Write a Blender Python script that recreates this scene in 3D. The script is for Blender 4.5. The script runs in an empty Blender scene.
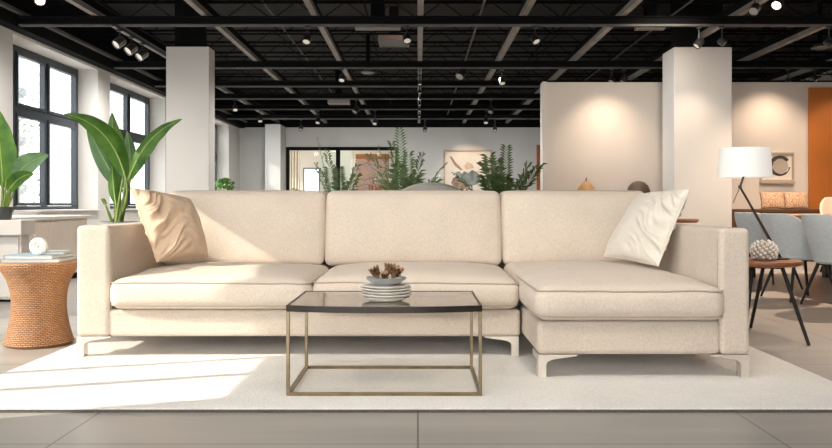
import bpy, bmesh, math, random
from mathutils import Vector, Matrix, noise
R = math.radians
random.seed(7)
scn = bpy.context.scene
COL = scn.collection
CAM_H, FPX, VPX, VPY = 0.75, 765.0, 418.0, 205.0

def at(px, py, d):                      # point of the room that lies d metres in front of the camera
    return Vector(((px - VPX) * d / FPX, d, CAM_H - (py - VPY) * d / FPX))
def xat(px, d): return (px - VPX) * d / FPX
def zat(py, d): return CAM_H - (py - VPY) * d / FPX

# ------------------------------------------------------------------ materials
MATS = {}
def new_mat(name):
    m = bpy.data.materials.new(name); m.use_nodes = True
    nt = m.node_tree
    return m, nt, nt.nodes['Principled BSDF']

def mat(name, col, rough=.6, metal=0., var=.0, vscale=8., bump=0., bscale=60., sheen=0., stretch=None, emit=None, estr=0., spec=None, detail=4):
    if name in MATS: return MATS[name]
    m, nt, b = new_mat(name)
    b.inputs['Base Color'].default_value = (*col, 1)
    b.inputs['Roughness'].default_value = rough
    b.inputs['Metallic'].default_value = metal
    if spec is not None: b.inputs['Specular IOR Level'].default_value = spec
    if sheen:
        b.inputs['Sheen Weight'].default_value = sheen
        b.inputs['Sheen Roughness'].default_value = .5
    tc = nt.nodes.new('ShaderNodeTexCoord')
    src = tc.outputs['Object']
    if stretch:
        mp = nt.nodes.new('ShaderNodeMapping'); mp.inputs['Scale'].default_value = stretch
        nt.links.new(src, mp.inputs[0]); src = mp.outputs[0]
    n = nt.nodes.new('ShaderNodeTexNoise'); n.inputs['Scale'].default_value = vscale; n.inputs['Detail'].default_value = detail
    nt.links.new(src, n.inputs['Vector'])
    cr = nt.nodes.new('ShaderNodeValToRGB')
    lo = [max(0, c * (1 - var)) for c in col]; hi = [min(1, c * (1 + var)) for c in col]
    cr.color_ramp.elements[0].color = (*lo, 1); cr.color_ramp.elements[0].position = .3
    cr.color_ramp.elements[1].color = (*hi, 1); cr.color_ramp.elements[1].position = .7
    nt.links.new(n.outputs['Fac'], cr.inputs[0]); nt.links.new(cr.outputs[0], b.inputs['Base Color'])
    if bump:
        n2 = nt.nodes.new('ShaderNodeTexNoise'); n2.inputs['Scale'].default_value = bscale; n2.inputs['Detail'].default_value = 3
        nt.links.new(src, n2.inputs['Vector'])
        bp = nt.nodes.new('ShaderNodeBump'); bp.inputs['Strength'].default_value = bump; bp.inputs['Distance'].default_value = .01
        nt.links.new(n2.outputs['Fac'], bp.inputs['Height']); nt.links.new(bp.outputs[0], b.inputs['Normal'])
    if emit:
        b.inputs['Emission Color'].default_value = (*emit, 1); b.inputs['Emission Strength'].default_value = estr
    MATS[name] = m
    return m

def glass_mat(name, tint, gloss=.5, rough=.02):
    if name in MATS: return MATS[name]
    m, nt, b = new_mat(name); nt.nodes.remove(b)
    out = nt.nodes['Material Output']
    t = nt.nodes.new('ShaderNodeBsdfTransparent'); t.inputs[0].default_value = (*tint, 1)
    g = nt.nodes.new('ShaderNodeBsdfGlossy'); g.inputs['Roughness'].default_value = rough
    lw = nt.nodes.new('ShaderNodeFresnel'); lw.inputs['IOR'].default_value = 1.45
    mu = nt.nodes.new('ShaderNodeMath'); mu.operation = 'MULTIPLY'; mu.inputs[1].default_value = gloss
    mx = nt.nodes.new('ShaderNodeMixShader')
    nt.links.new(lw.outputs[0], mu.inputs[0]); nt.links.new(mu.outputs[0], mx.inputs[0])
    nt.links.new(t.outputs[0], mx.inputs[1]); nt.links.new(g.outputs[0], mx.inputs[2])
    nt.links.new(mx.outputs[0], out.inputs[0])
    MATS[name] = m
    return m

def fabric_mat(name, col, scale=260., bump=.35, var=.07, sheen=.15):
    """woven cloth: two crossing fine waves plus grain"""
    m, nt, b = new_mat(name)
    b.inputs['Roughness'].default_value = .92; b.inputs['Specular IOR Level'].default_value = .15
    b.inputs['Sheen Weight'].default_value = sheen
    tc = nt.nodes.new('ShaderNodeTexCoord')
    n = nt.nodes.new('ShaderNodeTexNoise'); n.inputs['Scale'].default_value = scale; n.inputs['Detail'].default_value = 2
    n1 = nt.nodes.new('ShaderNodeTexNoise'); n1.inputs['Scale'].default_value = 5.; n1.inputs['Detail'].default_value = 3
    mp = nt.nodes.new('ShaderNodeMapping'); mp.inputs['Scale'].default_value = (1, 1, .28)
    nt.links.new(tc.outputs['Object'], mp.inputs[0]); nt.links.new(mp.outputs[0], n.inputs['Vector'])
    nt.links.new(tc.outputs['Object'], n1.inputs['Vector'])
    ad = nt.nodes.new('ShaderNodeMath'); ad.operation = 'MULTIPLY_ADD'; ad.inputs[1].default_value = .75
    sc = nt.nodes.new('ShaderNodeMath'); sc.operation = 'MULTIPLY'; sc.inputs[1].default_value = .25
    nt.links.new(n1.outputs['Fac'], sc.inputs[0]); nt.links.new(n.outputs['Fac'], ad.inputs[0]); nt.links.new(sc.outputs[0], ad.inputs[2])
    cr = nt.nodes.new('ShaderNodeValToRGB')
    cr.color_ramp.elements[0].color = (*[c * (1 - 1.6 * var) for c in col], 1); cr.color_ramp.elements[0].position = .3
    cr.color_ramp.elements[1].color = (*[min(1, c * (1 + var)) for c in col], 1); cr.color_ramp.elements[1].position = .65
    nt.links.new(ad.outputs[0], cr.inputs[0]); nt.links.new(cr.outputs[0], b.inputs['Base Color'])
    bp = nt.nodes.new('ShaderNodeBump'); bp.inputs['Strength'].default_value = bump; bp.inputs['Distance'].default_value = .004
    nt.links.new(n.outputs['Fac'], bp.inputs['Height']); nt.links.new(bp.outputs[0], b.inputs['Normal'])
    MATS[name] = m
    return m

def floor_mat():
    m, nt, b = new_mat('floor_tile')
    tc = nt.nodes.new('ShaderNodeTexCoord')
    br = nt.nodes.new('ShaderNodeTexBrick'); br.offset = 0.0
    for k, v in (('Scale', 1.), ('Brick Width', 1.15), ('Row Height', 1.2), ('Mortar Size', .0035), ('Mortar Smooth', .1)): br.inputs[k].default_value = v
    br.inputs['Color1'].default_value = (.38, .36, .335, 1); br.inputs['Color2'].default_value = (.35, .332, .31, 1); br.inputs['Mortar'].default_value = (.15, .14, .13, 1)
    nt.links.new(tc.outputs['Object'], br.inputs['Vector'])
    mp = nt.nodes.new('ShaderNodeMapping'); mp.inputs['Scale'].default_value = (.35, 2.2, 1)
    nt.links.new(tc.outputs['Object'], mp.inputs[0])
    n = nt.nodes.new('ShaderNodeTexNoise'); n.inputs['Scale'].default_value = 3.; n.inputs['Detail'].default_value = 6
    nt.links.new(mp.outputs[0], n.inputs['Vector'])
    mx = nt.nodes.new('ShaderNodeMix'); mx.data_type = 'RGBA'; mx.blend_type = 'MULTIPLY'; mx.inputs[0].default_value = .5
    cr = nt.nodes.new('ShaderNodeValToRGB'); cr.color_ramp.elements[0].color = (.78, .76, .74, 1); cr.color_ramp.elements[1].color = (1.15, 1.12, 1.1, 1)
    cr.color_ramp.elements[0].position = .3; cr.color_ramp.elements[1].position = .7
    nt.links.new(n.outputs['Fac'], cr.inputs[0])
    nt.links.new(br.outputs['Color'], mx.inputs[6]); nt.links.new(cr.outputs[0], mx.inputs[7])
    nt.links.new(mx.outputs[2], b.inputs['Base Color'])
    b.inputs['Roughness'].default_value = .32; b.inputs['Specular IOR Level'].default_value = .45
    return m

def wicker_mat():
    m, nt, b = new_mat('woven_cane')
    tc = nt.nodes.new('ShaderNodeTexCoord')
    br = nt.nodes.new('ShaderNodeTexBrick'); br.offset = .5
    for k, v in (('Scale', 1.), ('Brick Width', 2.), ('Row Height', 1.), ('Mortar Size', .22), ('Mortar Smooth', .9)): br.inputs[k].default_value = v
    br.inputs['Color1'].default_value = (.58, .30, .14, 1); br.inputs['Color2'].default_value = (.47, .22, .09, 1); br.inputs['Mortar'].default_value = (.14, .05, .015, 1)
    nt.links.new(tc.outputs['UV'], br.inputs['Vector'])
    nt.links.new(br.outputs['Color'], b.inputs['Base Color'])
    bp = nt.nodes.new('ShaderNodeBump'); bp.invert = True; bp.inputs['Strength'].default_value = .8; bp.inputs['Distance'].default_value = .008
    nt.links.new(br.outputs['Fac'], bp.inputs['Height']); nt.links.new(bp.outputs[0], b.inputs['Normal'])
    b.inputs['Roughness'].default_value = .55
    return m

def deck_mat():
    m, nt, b = new_mat('black_deck')
    tc = nt.nodes.new('ShaderNodeTexCoord')
    w = nt.nodes.new('ShaderNodeTexWave'); w.bands_direction = 'Y'; w.inputs['Scale'].default_value = 1.6; w.inputs['Distortion'].default_value = 0
    nt.links.new(tc.outputs['Object'], w.inputs['Vector'])
    cr = nt.nodes.new('ShaderNodeValToRGB'); cr.color_ramp.elements[0].color = (.003, .003, .003, 1); cr.color_ramp.elements[1].color = (.012, .011, .011, 1)
    nt.links.new(w.outputs['Fac'], cr.inputs[0]); nt.links.new(cr.outputs[0], b.inputs['Base Color'])
    b.inputs['Roughness'].default_value = .75
    return m

def leaf_mat(name, c0, c1, scale=18.):
    m, nt, b = new_mat(name)
    tc = nt.nodes.new('ShaderNodeTexCoord')
    n = nt.nodes.new('ShaderNodeTexNoise'); n.inputs['Scale'].default_value = scale; n.inputs['Detail'].default_value = 3
    nt.links.new(tc.outputs['Object'], n.inputs['Vector'])
    cr = nt.nodes.new('ShaderNodeValToRGB'); cr.color_ramp.elements[0].color = (*c0, 1); cr.color_ramp.elements[1].color = (*c1, 1)
    cr.color_ramp.elements[0].position = .35; cr.color_ramp.elements[1].position = .65
    nt.links.new(n.outputs['Fac'], cr.inputs[0]); nt.links.new(cr.outputs[0], b.inputs['Base Color'])
    b.inputs['Roughness'].default_value = .38
    b.inputs['Subsurface Weight'].default_value = 0.
    tr = nt.nodes.new('ShaderNodeBsdfTranslucent'); nt.links.new(cr.outputs[0], tr.inputs[0])
    mx = nt.nodes.new('ShaderNodeMixShader'); mx.inputs[0].default_value = .35
    nt.links.new(b.outputs[0], mx.inputs[1]); nt.links.new(tr.outputs[0], mx.inputs[2])
    nt.links.new(mx.outputs[0], nt.nodes['Material Output'].inputs[0])
    return m

M_sofa = fabric_mat('cream_boucle', (.625, .53, .437), scale=320., var=.11, bump=.4)
M_sofa2 = fabric_mat('cream_weave', (.645, .55, .455), scale=300., var=.10)
M_pipe = fabric_mat('cream_piping', (.43, .36, .29), scale=150., var=.05)
M_pil_l = fabric_mat('tan_cotton', (.64, .47, .33), scale=160., var=.05, bump=.2)
M_pil_r = fabric_mat('ivory_cotton', (.72, .66, .57), scale=160., var=.04, bump=.2)
M_rug = fabric_mat('wool_rug', (.77, .735, .68), scale=170., var=.10, bump=1.0, sheen=.3)
M_rugedge = mat('rug_edge_shadow', (.10, .085, .065), .9, var=.2, vscale=90)  # dark colour that stands for the shadow at the rug's front edge
M_floor = floor_mat()
M_wall = mat('white_plaster', (.70, .675, .64), .85, var=.02, vscale=2., bump=.05, bscale=40)
M_wallw = mat('warm_plaster', (.70, .64, .575), .85, var=.02, vscale=2., bump=.05, bscale=40)
M_wallc = mat('cool_plaster', (.60, .60, .585), .85, var=.02, vscale=2.)
M_black = mat('black_paint', (.008, .008, .009), .8, var=.25, vscale=3., spec=.1)
M_black2 = mat('blue_black_paint', (.0065, .007, .008), .8, var=.2, vscale=3., spec=.1)
M_flange = mat('grey_steel_edge', (.13, .125, .12), .7, var=.2, vscale=4., spec=.2)
M_strut = mat('taupe_steel_strut', (.27, .245, .225), .6, var=.2, vscale=5.)
M_deck = deck_mat()
M_winframe = mat('anthracite_frame', (.034, .044, .056), .4, var=.1, vscale=5.)
M_glass = glass_mat('clear_glass', (.97, .985, .98), .6)
M_smoke = glass_mat('smoked_glass', (.86, .82, .75), 1.6, .03)
M_brass = mat('aged_brass', (.26, .20, .125), .28, 1., var=.2, vscale=20.)
M_rim = mat('dark_bronze', (.030, .021, .015), .35, .4, var=.2, vscale=20.)
M_leg = mat('champagne_metal', (.74, .67, .58), .32, .55, var=.05, vscale=8.)
M_wicker = wicker_mat()
M_ceramic = mat('white_ceramic', (.80, .76, .70), .3, var=.04, vscale=20.)
M_bowl = mat('grey_stoneware', (.34, .345, .34), .35, var=.1, vscale=25.)
M_pod = mat('dried_pod', (.36, .20, .10), .7, var=.5, vscale=60., bump=.6, bscale=120)
M_potg = mat('grey_pot', (.26, .26, .25), .6, var=.08, vscale=12.)
M_potd = mat('dark_pot', (.05, .052, .05), .45, var=.2, vscale=12.)
M_soil = mat('soil', (.05, .035, .022), .95, var=.4, vscale=60., bump=.8, bscale=80)
M_leaf = leaf_mat('banana_leaf', (.045, .125, .014), (.105, .235, .03), 9.)
M_leaf2 = leaf_mat('blue_green_leaf', (.10, .20, .085), (.17, .29, .14), 9.)
M_rib = mat('leaf_rib', (.30, .42, .12), .5, var=.1, vscale=30.)
M_stem = mat('green_stem', (.17, .25, .05), .5, var=.25, vscale=30.)
M_palm = leaf_mat('palm_leaf', (.045, .08, .025), (.12, .18, .06), 14.)
M_cabinet = mat('white_lacquer', (.70, .66, .61), .5, var=.02, vscale=4.)
M_ribbed = mat('pale_ribbed_panel', (.74, .655, .57), .7, var=.03, vscale=4.)
M_bookb = mat('pale_blue_cloth', (.27, .36, .42), .7, var=.08, vscale=40.)
M_bookg = mat('pale_grey_cloth', (.38, .43, .45), .7, var=.08, vscale=40.)
M_page = mat('paper_edge', (.74, .71, .64), .9, var=.08, vscale=30., stretch=(1, 1, 30))
M_shell = mat('white_shell', (.86, .83, .77), .4, var=.06, vscale=30.)
M_wood = mat('walnut', (.25, .085, .032), .45, var=.35, vscale=6., stretch=(1, 12, 12))
M_wood2 = mat('dark_walnut', (.115, .052, .028), .4, var=.3, vscale=6., stretch=(1, 12, 12))
M_wood3 = mat('oak_table', (.34, .20, .11), .35, var=.25, vscale=5., stretch=(12, 1, 12))
M_iron = mat('black_iron', (.012, .011, .010), .4, .3, var=.2, vscale=20.)
M_shade = mat('linen_shade', (.80, .78, .74), .9, var=.03, vscale=60., emit=(1, .96, .9), estr=.24)
M_lampmetal = mat('grey_brown_metal', (.11, .09, .07), .3, .8, var=.1, vscale=20.)
M_chair = fabric_mat('blue_grey_felt', (.56, .60, .61), scale=140., var=.07, bump=.3)
M_chairp = fabric_mat('rose_beige_felt', (.62, .47, .38), scale=140., var=.06, bump=.3)
M_greysofa = fabric_mat('warm_grey_cloth', (.68, .64, .58), scale=100., var=.06)
M_orange = mat('burnt_orange_paint', (.50, .155, .022), .6, var=.05, vscale=3.)
M_door = mat('rust_door', (.38, .10, .03), .6, var=.08, vscale=3.)
M_tanvase = mat('tan_clay', (.52, .29, .13), .6, var=.12, vscale=14.)
M_brownvase = mat('umber_clay', (.095, .062, .045), .6, var=.2, vscale=14.)
M_mat = mat('art_paper', (.74, .68, .60), .9, var=.03, vscale=6.)
M_frame = mat('pale_wood_frame', (.44, .36, .28), .5, var=.1, vscale=12., stretch=(1, 1, 8))
M_ink = mat('ink_wash', (.055, .042, .034), .9, var=.5, vscale=14.)
M_inkb = mat('umber_wash', (.30, .215, .16), .9, var=.5, vscale=8.)
M_inkg = mat('slate_wash', (.20, .235, .225), .9, var=.5, vscale=6.)
M_artor = mat('ochre_canvas', (.27, .115, .035), .9, var=.25, vscale=3.)
M_curtain = mat('cream_drape', (.74, .66, .56), .9, var=.04, vscale=4.)
M_pale = mat('pale_green_wall', (.62, .66, .60), .9, var=.05, vscale=2.)
M_vent = mat('grey_vent', (.20, .20, .20), .5, var=.1, vscale=10.)
M_ventl = mat('light_vent', (.34, .32, .29), .5, var=.1, vscale=10.)
M_spot = mat('spot_housing', (.04, .04, .042), .4, .4, var=.15, vscale=20.)
M_spotc = mat('spot_chrome', (.22, .22, .22), .25, .8, var=.1, vscale=20.)
M_lens = mat('lit_lens', (.8, .75, .65), .5, emit=(1, .90, .76), estr=.22)
M_lensb = mat('bright_lens', (.9, .8, .7), .5, emit=(1, .74, .45), estr=6.)
M_lensd = mat('dull_lens', (.30, .29, .27), .3, emit=(1, .9, .8), estr=.03)
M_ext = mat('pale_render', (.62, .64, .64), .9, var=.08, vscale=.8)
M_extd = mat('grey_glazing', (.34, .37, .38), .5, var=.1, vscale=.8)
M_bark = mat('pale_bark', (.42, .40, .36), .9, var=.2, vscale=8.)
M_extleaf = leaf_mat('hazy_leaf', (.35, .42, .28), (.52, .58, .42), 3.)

def cushion_print():
    m, nt, b = new_mat('botanical_print')
    tc = nt.nodes.new('ShaderNodeTexCoord')
    v = nt.nodes.new('ShaderNodeTexVoronoi'); v.feature = 'DISTANCE_TO_EDGE'; v.inputs['Scale'].default_value = 34.
    n = nt.nodes.new('ShaderNodeTexNoise'); n.inputs['Scale'].default_value = 9.
    nt.links.new(tc.outputs['Object'], n.inputs['Vector']); nt.links.new(n.outputs['Color'], v.inputs['Vector'])
    nt.links.new(tc.outputs['Object'], v.inputs['Vector'])
    cr = nt.nodes.new('ShaderNodeValToRGB'); cr.color_ramp.elements[0].color = (.42, .17, .06, 1); cr.color_ramp.elements[1].color = (.66, .50, .35, 1)
    cr.color_ramp.elements[0].position = .03; cr.color_ramp.elements[1].position = .13
    nt.links.new(v.outputs['Distance'], cr.inputs[0]); nt.links.new(cr.outputs[0], b.inputs['Base Color'])
    b.inputs['Roughness'].default_value = .9
    return m
M_print = cushion_print()

# ------------------------------------------------------------------ mesh helpers
class MB:
    def __init__(s): s.bm = bmesh.new(); s.uv = None
    def box(s, lo, hi, bev=0., seg=2):
        b2 = bmesh.new()
        bmesh.ops.create_cube(b2, size=1)
        for v in b2.verts:
            v.co = Vector([(lo[i] + hi[i]) / 2 + v.co[i] * (hi[i] - lo[i]) for i in range(3)])
        if bev: bmesh.ops.bevel(b2, geom=list(b2.edges), offset=bev, segments=seg, profile=.5, affect='EDGES')
        s._merge(b2); return s
    def obox(s, c, ax, ay, az, bev=0., seg=2):        # oriented box: centre and three half-axes
        b2 = bmesh.new(); bmesh.ops.create_cube(b2, size=2)
        if bev:
            L = [ax.length, ay.length, az.length]
            for v in b2.verts: v.co = Vector([v.co[i] * L[i] for i in range(3)])
            bmesh.ops.bevel(b2, geom=list(b2.edges), offset=bev, segments=seg, profile=.5, affect='EDGES')
            a, b_, c_ = ax.normalized(), ay.normalized(), az.normalized()
        else: a, b_, c_ = ax, ay, az
        for v in b2.verts: v.co = c + a * v.co.x + b_ * v.co.y + c_ * v.co.z
        bmesh.ops.recalc_face_normals(b2, faces=b2.faces)
        s._merge(b2); return s
    def _merge(s, b2):
        me = bpy.data.meshes.new('tmp'); b2.to_mesh(me); b2.free(); s.bm.from_mesh(me); bpy.data.meshes.remove(me)
    def tube(s, pts, rad, seg=10, caps=True, closed=False):
        pts = [Vector(p) for p in pts]; n = len(pts)
        rs = rad if isinstance(rad, (list, tuple)) else [rad] * n
        rings = []; prev = None
        for i, p in enumerate(pts):
            if closed: t = (pts[(i + 1) % n] - pts[i - 1]).normalized()
            else: t = (pts[min(i + 1, n - 1)] - pts[max(i - 1, 0)]).normalized()
            if prev is None:
                u = t.orthogonal().normalized()
            else:
                u = (prev - t * prev.dot(t))
                u = u.normalized() if u.length > 1e-6 else t.orthogonal().normalized()
            prev = u; w = t.cross(u)
            rings.append([s.bm.verts.new(p + (u * math.cos(2 * math.pi * k / seg) + w * math.sin(2 * math.pi * k / seg)) * rs[i]) for k in range(seg)])
        m = n if closed else n - 1
        for i in range(m):
            a, b = rings[i], rings[(i + 1) % n]
            for k in range(seg): s.bm.faces.new((a[k], a[(k + 1) % seg], b[(k + 1) % seg], b[k]))
        if caps and not closed:
            s.bm.faces.new(rings[0][::-1]); s.bm.faces.new(rings[-1])
        return s
    def bar(s, a, b, w, h=None):                      # square bar from a to b
        a, b = Vector(a), Vector(b); t = b - a; h = h or w
        up = Vector((0, 0, 1)) if abs(t.normalized().z) < .9 else Vector((0, 1, 0))
        x = t.cross(up).normalized(); y = x.cross(t).normalized()
        return s.obox((a + b) / 2, x * (w / 2), t / 2, y * (h / 2))
    def lathe(s, prof, c=(0, 0, 0), seg=32, uvn=None, closed=False, sx=1., sy=1.):
        c = Vector(c); rings = []
        uvl = s.bm.loops.layers.uv.verify() if uvn else None
        for (r, z) in prof:
            if r < 1e-5: rings.append([s.bm.verts.new(c + Vector((0, 0, z)))])
            else: rings.append([s.bm.verts.new(c + Vector((r * sx * math.cos(2 * math.pi * k / seg), r * sy * math.sin(2 * math.pi * k / seg), z))) for k in range(seg)])
        L = [0.]
        for i in range(1, len(prof)): L.append(L[-1] + math.hypot(prof[i][0] - prof[i - 1][0], prof[i][1] - prof[i - 1][1]))
        rng = list(range(len(prof) - 1)) + ([len(prof) - 1] if closed else [])
        for i in rng:
            a, b = rings[i], rings[(i + 1) % len(prof)]
            for k in range(seg):
                k2 = (k + 1) % seg
                if len(a) == 1 and len(b) == 1: continue
                if len(a) == 1: f = s.bm.faces.new((a[0], b[k2], b[k])); uv = [(k, i), (k + 1, i + 1), (k, i + 1)]
                elif len(b) == 1: f = s.bm.faces.new((a[k], a[k2], b[0])); uv = [(k, i), (k + 1, i), (k, i + 1)]
                else: f = s.bm.faces.new((a[k], a[k2], b[k2], b[k])); uv = [(k, i), (k + 1, i), (k + 1, i + 1), (k, i + 1)]
                if uvn:
                    for lp, (uu, ii) in zip(f.loops, uv): lp[uvl].uv = (uu / seg * uvn[0], L[min(ii, len(L) - 1)] * uvn[1])
        return s
    def prism(s, poly, axis, a, b):                   # polygon in the plane across `axis`, from a to b
        def P(p, t):
            if axis == 'x': return Vector((t, p[0], p[1]))
            if axis == 'y': return Vector((p[0], t, p[1]))
            return Vector((p[0], p[1], t))
        v0 = [s.bm.verts.new(P(p, a)) for p in poly]; v1 = [s.bm.verts.new(P(p, b)) for p in poly]
        n = len(poly)
        s.bm.faces.new(v0); s.bm.faces.new(v1[::-1])
        for i in range(n): s.bm.faces.new((v0[i], v0[(i + 1) % n], v1[(i + 1) % n], v1[i]))
        return s
    def grid(s, fn, nu, nv, wrap=False):
        V = [[s.bm.verts.new(fn(i / nu, j / nv)) for j in range(nv + 1)] for i in range(nu + 1)]
        for i in range(nu):
            for j in range(nv): s.bm.faces.new((V[i][j], V[i + 1][j], V[i + 1][j + 1], V[i][j + 1]))
        return s
    def rbox(s, lo, hi, r, n=14, deform=None):        # rounded, finely meshed box that can be puffed up
        lo, hi = Vector(lo), Vector(hi); c = (lo + hi) / 2; h = (hi - lo) / 2
        def samples(H):
            e = min(r / H, .95); k = 5
            t = [-1 + e * (1 - math.cos(math.pi / 2 * i / k)) if False else -1 + e * i / k for i in range(k)]
            m = [-(1 - e) + 2 * (1 - e) * i / n for i in range(n + 1)]
            return t + m + [-x for x in t[::-1]]
        b2 = bmesh.new()
        S = [samples(h[i]) for i in range(3)]
        for ax in range(3):
            u, w = (ax + 1) % 3, (ax + 2) % 3
            for sg in (-1, 1):
                V = []
                for a in S[u]:
                    row = []
                    for b in S[w]:
                        q = Vector((0, 0, 0)); q[ax] = sg * h[ax]; q[u] = a * h[u]; q[w] = b * h[w]
                        k = Vector([max(-(h[i] - r), min(h[i] - r, q[i])) for i in range(3)])
                        d = q - k
                        p = k + d.normalized() * r
                        row.append(b2.verts.new(c + p))
                    V.append(row)
                for i in range(len(S[u]) - 1):
                    for j in range(len(S[w]) - 1):
                        f = (V[i][j], V[i + 1][j], V[i + 1][j + 1], V[i][j + 1])
                        b2.faces.new(f if sg > 0 else f[::-1])
        bmesh.ops.remove_doubles(b2, verts=b2.verts, dist=1e-5)
        if deform:
            for v in b2.verts:
                q = Vector([(v.co[i] - c[i]) / h[i] for i in range(3)])
                v.co = v.co + deform(q, v.co)
        s._merge(b2); return s
    def build(s, name, m, parent=None, smooth=True, off=None, ang=40):
        if off is None and parent is not None:
            r = parent
            while r.parent is not None: r = r.parent
            off = r.get('_off')
        me = bpy.data.meshes.new(name)
        bmesh.ops.recalc_face_normals(s.bm, faces=s.bm.faces)
        if off is not None:
            o_ = Vector(off)
            for v in s.bm.verts: v.co -= o_
        s.bm.to_mesh(me); s.bm.free()
        me.materials.append(m)
        if smooth:
            for p in me.polygons: p.use_smooth = True
            try: me.set_sharp_from_angle(angle=R(ang))
            except Exception: pass
        o = bpy.data.objects.new(name, me); COL.objects.link(o)
        if parent is not None: o.parent = parent
        return o

OFFS = {}
def thing(name, label, cat, loc=(0, 0, 0), rz=0., group=None, local=False):
    """an Empty at the thing's base; meshes are given in room coordinates unless local=True"""
    o = bpy.data.objects.new(name, None); COL.objects.link(o)
    o.empty_display_size = .1
    o.location = loc; o.rotation_euler = (0, 0, rz)
    o['label'] = label; o['category'] = cat
    if group: o['group'] = group
    if not local: o['_off'] = tuple(loc)
    return o
def tag(o, label, cat, group=None, kind=None):
    o['label'] = label; o['category'] = cat
    if group: o['group'] = group
    if kind: o['kind'] = kind
    return o
def struct(name, mb, m, smooth=False, parent=None):
    o = mb.build(name, m, parent, smooth)
    if parent is None: o['kind'] = 'structure'
    return o
def dup(o, parent=None):
    c = o.copy(); COL.objects.link(c)
    if parent is not None: c.parent = parent
    for ch in [x for x in ORDER(o)]: dup(ch, c)
    return c
def ORDER(o): return sorted(o.children, key=lambda x: x.name)

# ================================================================== ROOM SHELL
WX, GX = -5.02, -5.36          # wall face, glazing plane
TOP, DECK, BACK = 2.93, 3.75, 21.5
SILL, HEAD = .66, 2.87
struct('floor', MB().box((-6.2, -5, -.1), (10, 26, 0)), M_floor)
struct('ceiling', MB().box((-6.2, -4, DECK), (10, 26, DECK + .1)), M_deck)

# left wall: piers between the window openings
opens = [(9.48, 12.0, 10.06), (12.47, 15.2, 13.05), (16.7, 20.3, 17.2)]
near = [(-3.2, .4, 3.5), (1.42, 2.22, 2.9), (2.22, 4.3, 3.7)]
w = MB()
ys = -4.
for (a, b, hd) in near:
    if a > ys: w.box((-5.42, ys, 0), (WX, a, TOP))
    w.box((-5.42, a, 0), (WX, b, SILL))
    if hd < TOP: w.box((-5.42, a, hd), (WX, b, TOP))
    ys = b
for (a, b, sp) in opens:
    w.box((-5.42, ys, 0), (WX, a, TOP))
    w.box((-5.42, a, 0), (WX, b, SILL)); w.box((-5.42, a, HEAD), (WX, b, TOP))
    w.prism([(WX, a), (-5.42, a), (-5.42, sp), (GX, sp)], 'z', SILL, HEAD)
    ys = b
w.box((-5.42, ys, 0), (WX, BACK + .2, TOP))
struct('wall_left', w, M_wall)
w = MB()
ys = -4.
for (a, b, hd) in near:
    if a > ys: w.box((-5.42, ys, TOP), (WX, a, DECK))
    w.box((-5.42, a, max(hd, TOP)), (WX, b, DECK)); ys = b
w.box((-5.42, 4.3, TOP), (WX, BACK, DECK))
struct('wall_left_upper', w, M_black)
struct('trim_1', MB().box((WX, 4.4, TOP - .02), (WX + .16, BACK, TOP + .12)), M_black2)
struct('trim_2', MB().box((WX + .165, 4.4, TOP + .13), (WX + .23, BACK, TOP + .17)), M_flange)

def window(name, y0, y1, z0, z1, verts, horis, fw=.09, pane=True, dep=1.):
    f = MB()
    f.box((GX - .04 * dep, y0, z0), (GX + .03 * dep, y0 + fw, z1)); f.box((GX - .04 * dep, y1 - fw, z0), (GX + .03 * dep, y1, z1))
    f.box((GX - .04 * dep, y0 + fw, z1 - fw), (GX + .03 * dep, y1 - fw, z1)); f.box((GX - .04 * dep, y0 + fw, z0), (GX + .03 * dep, y1 - fw, z0 + fw))
    for (v, wd) in verts: f.box((GX - .035 * dep, v - wd / 2, z0 + fw), (GX + .025 * dep, v + wd / 2, z1 - fw))
    for (h, wd) in horis: f.box((GX - .034 * dep, y0 + fw, h - wd / 2), (GX + .024 * dep, y1 - fw, h + wd / 2))
    o = f.build(name, M_winframe, None, False); o['kind'] = 'structure'
    if pane:
        g = MB().box((GX - .006, y0 + fw, z0 + fw), (GX + .002, y1 - fw, z1 - fw)).build('pane', M_glass, o, False)
    return o
def sash(win, y0, y1, z0, z1, wd=.05):
    f = MB()
    f.box((GX - .03, y0, z0), (GX + .045, y0 + wd, z1)); f.box((GX - .03, y1 - wd, z0), (GX + .045, y1, z1))
    f.box((GX - .03, y0 + wd, z1 - wd), (GX + .045, y1 - wd, z1)); f.box((GX - .03, y0 + wd, z0), (GX + .045, y1 - wd, z0 + wd))
    return f.build('sash', M_winframe, win, False)
trz = 2.02
for k, (a, b, sp) in enumerate(opens):
    mid = sp + (b - sp) * .47
    wn = window(f'window_{k+1}', sp, b, SILL, HEAD, [(mid, .07)], [(trz, .085)], .075)
    for (p, q) in ((sp + .08, mid - .04), (mid + .04, b - .08)):
        sash(wn, p, q, trz + .048, HEAD - .08, .04); sash(wn, p, q, SILL + .08, trz - .048, .04)
    ln = MB().box((WX - .30, sp, SILL - .001), (WX + .05, b, SILL + .025), .006)
    struct(f'trim_sill_{k+1}', ln, M_wall)
window('window_4', 1.42, 2.219, SILL, 2.9, [(1.86, .05)], [(1.5, .03)], .022, dep=.4)
window('window_5', 2.22, 4.3, SILL, 3.7, [(3.45, .03)], [(1.5, .03)], .016, dep=.4)
window('window_8', -3.2, .4, SILL, 3.5, [(-1.15, .06)], [(2.0, .06)], .06)  # unseen window added to bring in more light from the left

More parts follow.
